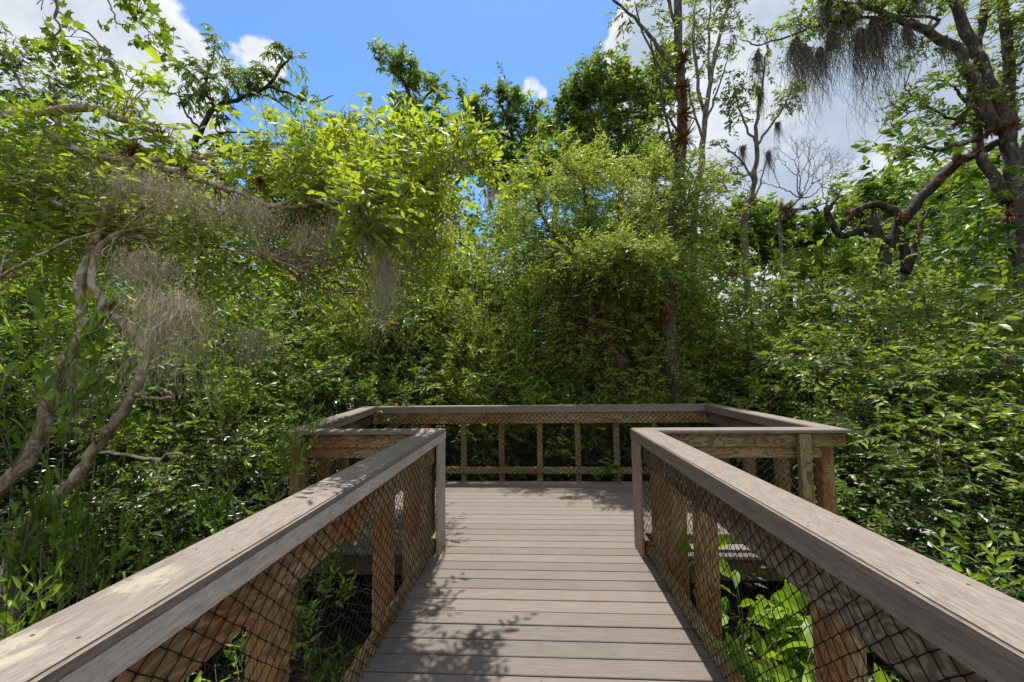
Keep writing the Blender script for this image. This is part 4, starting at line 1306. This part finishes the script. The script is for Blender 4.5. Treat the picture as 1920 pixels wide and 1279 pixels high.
for a in (
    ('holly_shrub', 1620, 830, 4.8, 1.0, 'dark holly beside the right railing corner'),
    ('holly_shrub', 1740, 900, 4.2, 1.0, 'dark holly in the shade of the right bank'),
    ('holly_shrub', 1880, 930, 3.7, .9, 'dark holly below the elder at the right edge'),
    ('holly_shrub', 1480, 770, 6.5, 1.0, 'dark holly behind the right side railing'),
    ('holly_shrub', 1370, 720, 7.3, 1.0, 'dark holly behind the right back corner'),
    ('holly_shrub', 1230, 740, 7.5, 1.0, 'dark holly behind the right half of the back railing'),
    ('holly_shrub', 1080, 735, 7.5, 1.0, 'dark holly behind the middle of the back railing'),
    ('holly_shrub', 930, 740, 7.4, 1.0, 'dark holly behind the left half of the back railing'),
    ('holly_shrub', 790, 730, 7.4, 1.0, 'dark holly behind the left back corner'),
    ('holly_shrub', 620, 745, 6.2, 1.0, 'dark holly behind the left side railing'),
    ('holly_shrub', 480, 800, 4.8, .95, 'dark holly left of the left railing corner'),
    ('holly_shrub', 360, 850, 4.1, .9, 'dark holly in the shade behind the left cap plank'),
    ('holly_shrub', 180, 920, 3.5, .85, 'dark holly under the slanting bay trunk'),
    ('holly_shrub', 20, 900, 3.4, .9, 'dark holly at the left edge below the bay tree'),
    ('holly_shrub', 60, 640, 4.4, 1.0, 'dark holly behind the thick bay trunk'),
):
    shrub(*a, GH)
for a in (
    ('pokeweed', 1415, 1045, 2.75, .80, 'bright big leaved plant behind the right mesh, close to the platform'),
    ('pokeweed', 1500, 1190, 2.25, .80, 'bright big leaved plant lower behind the right mesh'),
    ('pokeweed', 1640, 1215, 1.75, .75, 'bright big leaved plant behind the right mesh nearest the camera'),
    ('pokeweed', 900, 800, 6.95, 1.0, 'pale leaved plant seen through the back mesh, left of center'),
    ('young_bay', 600, 1110, 2.9, .9, 'leafy plant in the shadow behind the left mesh'),
    ('young_bay', 430, 1215, 1.9, .9, 'leafy plant behind the left mesh nearest the camera'),
    ('young_bay', 1865, 1050, 2.45, .8, 'leafy sprig showing over the right cap plank'),
    ('young_bay', 35, 730, 2.6, .8, 'young bay sapling by the left edge in front of the thick trunk'),
    ('young_bay', 30, 1125, 1.75, .5, 'leafy sprout showing over the left cap plank'),
    ('young_bay', 560, 790, 3.55, .8, 'leafy sprig touching the left front corner of the platform'),
    ('young_bay', 110, 600, 2.55, .8, 'young leafy stem in front of the thick bay trunk'),
    ('young_bay', 190, 680, 2.7, .6, 'young sapling between the two bay trunks'),
    ('young_bay', 420, 700, 3.6, 1.0, 'young sapling right of the moss curtain'),
):
    shrub(*a, GP)
for k_, o_ in PROTO.items():
    assert k_ in used


# ------------------------------------------------------------------ uncountable growth
rng = np.random.default_rng(300)
def clear_of_deck(C):
    x, y_ = C[:, 0], C[:, 1]
    walk = (np.abs(x) < 1.35) & (y_ < 4.2)
    plat = (x > -2.9) & (x < 3.0) & (y_ > 3.55) & (y_ < 6.75)
    return ~(walk | plat) & (np.hypot(x, y_) > 1.2)
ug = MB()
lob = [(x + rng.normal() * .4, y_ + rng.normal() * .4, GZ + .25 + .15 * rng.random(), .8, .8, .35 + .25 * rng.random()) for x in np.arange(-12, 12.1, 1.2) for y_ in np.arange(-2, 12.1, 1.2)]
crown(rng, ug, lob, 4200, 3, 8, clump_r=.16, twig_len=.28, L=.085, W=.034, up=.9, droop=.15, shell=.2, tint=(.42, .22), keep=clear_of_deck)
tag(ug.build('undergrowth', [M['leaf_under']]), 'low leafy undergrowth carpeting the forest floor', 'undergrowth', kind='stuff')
fw = MB()
lob = []
for a in np.linspace(-2.2, 2.2, 64):
    hf = (.62 if .42 < a < .80 else 1.0) * (.85 + .3 * rng.random())
    for R_, hmax in ((11.5, 6.0 * hf), (15, 7.4 * hf), (20, 9.0 * hf)):
        for z in np.arange(.2, hmax, 1.1):
            r_ = R_ + rng.normal() * .8
            lob.append((r_ * math.sin(a), r_ * math.cos(a) + 1, GZ + z + .3 + rng.normal() * .3, 1.0, 1.0, .9))
crown(rng, fw, lob, 8600, 4, 9, clump_r=.36, twig_len=.5, L=.20, W=.095, up=.4, droop=.2, shell=.2, oddp=0.0, tint=(.45, .2))
tag(fw.build('distant_woods', [M['leaf_bush']]), 'unbroken wall of green woods behind the thicket', 'woods', kind='stuff')


# ------------------------------------------------------------------ Spanish moss and air plants
def moss(label, spots, length, width, n, material='moss', tangle=0.0, group=None, seed=0, r=.0016, k=14):
    rng = np.random.default_rng(seed)
    spots = [np.asarray(s, float) for s in spots]
    S = np.array(spots)[rng.integers(len(spots), size=n)] + rng.normal(size=(n, 3)) * np.array([width, width, width * .35])
    ln = length * (rng.random(n) ** 1.3 * .85 + .15)
    if tangle < .19:
        S[:, :2] = S[:, :2] * .7 + np.array(spots).mean(0)[:2] * .3
        ln = ln * (.25 + .75 * np.exp(-1.2 * ((S[:, 0] - S[:, 0].mean()) / width) ** 2))
    mb = MB()
    st = np.zeros((n, k, 3))
    st[:, 0] = S
    d = norm(rng.normal(size=(n, 3)) * (0.10 + .5 * tangle) + np.array([0, 0, -1.0 + .8 * tangle]))
    for j in range(1, k):
        d = norm(.55 * d + rng.normal(size=(n, 3)) * (.16 + 1.0 * tangle) + np.array([0, 0, -.45 * (1 - tangle)]))
        pull = (S.mean(0) - st[:, j - 1]) * np.array([.10, .10, 0]) * (1.2 if tangle < .19 else 0.0)
        st[:, j] = st[:, j - 1] + d * (ln / k)[:, None] + pull * (ln / k)[:, None] * 4
    V, F_ = strands(st, r)
    mb.add(V, F_, 0, np.repeat(rng.random(n), k * 3))
    o = S.mean(0)
    ob = mb.build('spanish_moss', [M[material]], None, o)
    ob.location = o
    tag(ob, label, 'moss', group)
    return ob


GL = 'Spanish moss in the bay tree'
moss('thick curtain of moss hanging beside the slanting bay trunk', [at(305, 560, 2.52), at(325, 555, 2.52), at(345, 570, 2.52)], 0.98, .085, 519, tangle=.20, group=GL, seed=1, r=.0012)
moss('brown matted moss draped under the crossing bay limbs', [at(300, 330, 2.82), at(340, 350, 2.84), at(380, 370, 2.87), at(260, 330, 2.82)], 0.55, .10, 519, tangle=.24, group=GL, seed=2, r=.0012)
moss('matted moss below the middle of the bay limb', [at(450, 378, 2.92), at(470, 383, 2.92), at(488, 390, 2.94)], 0.49, .08, 321, tangle=.22, group=GL, seed=3, r=.0012)
moss('long wispy moss streamer hanging from the end of a thin bay branch', [at(708, 462, 3.0), at(722, 485, 3.0), at(733, 510, 3.0)], 1.01, .045, 330, tangle=.16, group=GL, seed=4, r=.0015)
moss('straw coloured moss tangle behind the long streamer', [at(665, 398, 3.22), at(690, 400, 3.22), at(715, 396, 3.24)], 0.44, .09, 321, tangle=.22, group=GL, seed=5, r=.0012)
moss('small moss tuft at the tip of the bay limb', [at(915, 352, 3.37), at(925, 358, 3.37)], 0.29, .03, 135, tangle=.1, group=GL, seed=6, r=.0012)
moss('moss veil between the fork of the bay tree', [at(255, 480, 2.72), at(280, 470, 2.72), at(300, 500, 2.72)], 0.65, .10, 371, tangle=.20, group=GL, seed=7, r=.0012)
moss('grey moss strip hanging behind the thick bay trunk', [at(150, 680, 2.82), at(160, 700, 2.82)], 0.78, .05, 198, tangle=.2, group=GL, seed=8, r=.0012)
moss('moss scrap on the low bay branch over the shrubs', [at(480, 640, 3.02), at(470, 620, 3.02)], 0.52, .06, 173, tangle=.20, group=GL, seed=9, r=.0012)
moss('thin moss veil among the leaf sprigs under the bay branch', [at(565, 430, 3.1), at(590, 440, 3.1), at(610, 430, 3.12)], 0.52, .10, 231, tangle=.20, group=GL, seed=10, r=.0012)
moss('moss wisps at the left under the upper bay limb', [at(215, 325, 2.9), at(235, 330, 2.9)], 0.39, .06, 143, tangle=.20, group=GL, seed=11, r=.0012)
GO = 'Spanish moss on the live oak'
for q, (x, y0, y1, wd, n, lab) in enumerate((
    (1490, 72, 172, .055, 170, 'dark moss streamer at the thin left tip of the oak limb'),
    (1508, 85, 190, .035, 110, 'slim moss streamer beside the leftmost one on the oak'),
    (1535, 92, 165, .05, 150, 'moss streamer hanging second from the left clump of the oak limb'),
    (1556, 60, 130, .05, 150, 'short thick moss clump under the leafy end of the oak limb'),
    (1585, 10, 95, .10, 240, 'broad moss beard at the top edge above the oak limb end'),
    (1612, 55, 195, .035, 140, 'longest thin moss streamer of the oak, ending in a point'),
    (1636, 35, 165, .055, 190, 'long heavy moss streamer under the middle of the oak limb'),
    (1660, 30, 110, .05, 140, 'moss streamer near the fork of the oak limb'),
    (1698, 42, 140, .028, 90, 'slim moss streamer just left of the main oak trunk'),
    (1712, -20, 35, .05, 110, 'short moss clump at the top edge near the oak trunk'),
    (1770, 70, 120, .05, 90, 'moss fringe on the inner side of the oak fork'),
    (1545, -10, 60, .12, 240, 'wide moss beard in the top corner of the oak canopy'),
    (1420, 95, 165, .03, 80, 'small moss wisp on the spindly tree'),
)):
    Yq = 6.9 if x > 1450 else 9.0
    a, b = at(x, y0, Yq), at(x, y1, Yq)
    moss(lab, [a, a + np.array([wd * .4, 0, .02])], float(a[2] - b[2]) * 2.1, wd * .42, int(n * 1.6), 'moss_dark', tangle=.12, group=GO if x > 1450 else None, seed=20 + q, r=.0042)
for q, (x, y0, y1, Yq, wd, lab) in enumerate((
    (1425, 175, 245, 9.0, .05, 'moss hanging in the upper fork of the spindly tree'),
    (1458, 230, 275, 9.0, .03, 'moss thread on the right branch of the spindly tree'),
    (1392, 275, 325, 9.0, .05, 'moss bunch low on the left branch of the spindly tree'),
    (1640, 405, 500, 7.45, .07, 'grey moss bag hanging from the stub arm of the snag'),
    (1440, 285, 340, 9.0, .03, 'moss thread low on the right of the spindly tree'),
)):
    a, b = at(x, y0, Yq), at(x, y1, Yq)
    moss(lab, [a], float(a[2] - b[2]) * 1.3, wd, 120, 'moss_dark', tangle=.08, seed=50 + q, r=.0035)


def airplant_mesh(seed, n=110, L=.16):
    rng = np.random.default_rng(seed)
    d = norm(rng.normal(size=(n, 3)) + np.array([0, 0, .25]))
    k = 6
    st = np.zeros((n, k, 3))
    ln = L * (.5 + .6 * rng.random(n))
    for j in range(1, k):
        d = norm(d + rng.normal(size=(n, 3)) * .12 + np.array([0, 0, -.10]))
        st[:, j] = st[:, j - 1] + d * (ln / k)[:, None]
    V, F_ = strands(st, .0058)
    mb = MB()
    mb.add(V, F_, 0, np.repeat(rng.random(n), k * 3))
    return mb


ap_proto = None
for q, (x, y_, Yq, s_, lab) in enumerate((
    (250, 285, 3.1, 1.0, 'large rusty air plant nest on the upper bay limb'),
    (300, 252, 3.2, .7, 'dark red air plant where the upper bay limb bends down'),
    (487, 342, 3.25, .75, 'red brown air plant on the middle of the bay limb'),
    (206, 574, 2.85, .6, 'red brown air plant on the crossing of the bay trunks'),
    (268, 395, 3.1, .45, 'small red air plant low among the bay leaves'),
    (345, 318, 3.15, .6, 'rusty air plant above the matted moss'),
    (1279, 165, 7.8, 1.9, 'rusty air plant high on the tall bare trunk'),
    (1280, 110, 7.8, 1.8, 'highest air plant on the tall bare trunk'),
    (1282, 215, 7.8, 2.0, 'rusty air plant halfway up the bare trunk against the cloud'),
    (1280, 262, 7.8, 2.6, 'largest rusty air plant of the bare trunk, at the willow top'),
    (1258, 545, 7.3, 2.4, 'orange air plant on the trunk inside the willow'),
    (1253, 592, 7.25, 2.2, 'lower orange air plant on the trunk inside the willow'),
    (1375, 510, 8.0, 1.5, 'dark red air plant right of the willow'),
    (1478, 395, 10.8, 2.2, 'rusty air plant at the root of the bare fan'),
    (1508, 388, 10.8, 1.3, 'small air plant on the low arm of the bare fan'),
    (1800, 300, 7.15, 1.6, 'rusty air plant on the upper part of the leaning snag'),
    (1830, 285, 7.1, 1.4, 'air plant where the snag nears the oak'),
    (1765, 338, 7.2, 1.1, 'rusty air plant midway along the leaning snag'),
    (1690, 405, 7.35, 1.5, 'air plant at the elbow of the snag'),
    (1590, 402, 7.4, 1.1, 'rusty air plant on the stub arm of the snag'),
    (1720, 440, 7.4, 1.4, 'red air plant on the thin stem beside the snag'),
    (1790, 235, 6.9, 1.2, 'dark red air plant on the low left oak branch'),
    (1855, 250, 6.8, 1.5, 'air plant in the fork of the oak'),
    (1893, 405, 6.7, 1.9, 'rusty air plant down on the main oak trunk'),
    (1898, 235, 6.7, 1.7, 'dark air plant high on the main oak trunk'),
)):
    if ap_proto is None:
        o = ap_proto = airplant_mesh(7).build('air_plant', [M['airplant']])
    else:
        o = ap_proto.copy()
        COL.objects.link(o)
    o.location = [float(c) for c in at(x, y_, Yq)]
    o.rotation_euler = (rs.random() * .6, rs.random() * .6, rs.random() * 6.28)
    s_ = s_ * (1.0 if Yq < 4 else .75 if Yq < 7.6 else 1.0)
    o.scale = (s_, s_, s_ * (1.3 if 7.7 < Yq < 7.9 else 1.0))
    tag(o, lab, 'air plant', 'air plants growing on the trees')
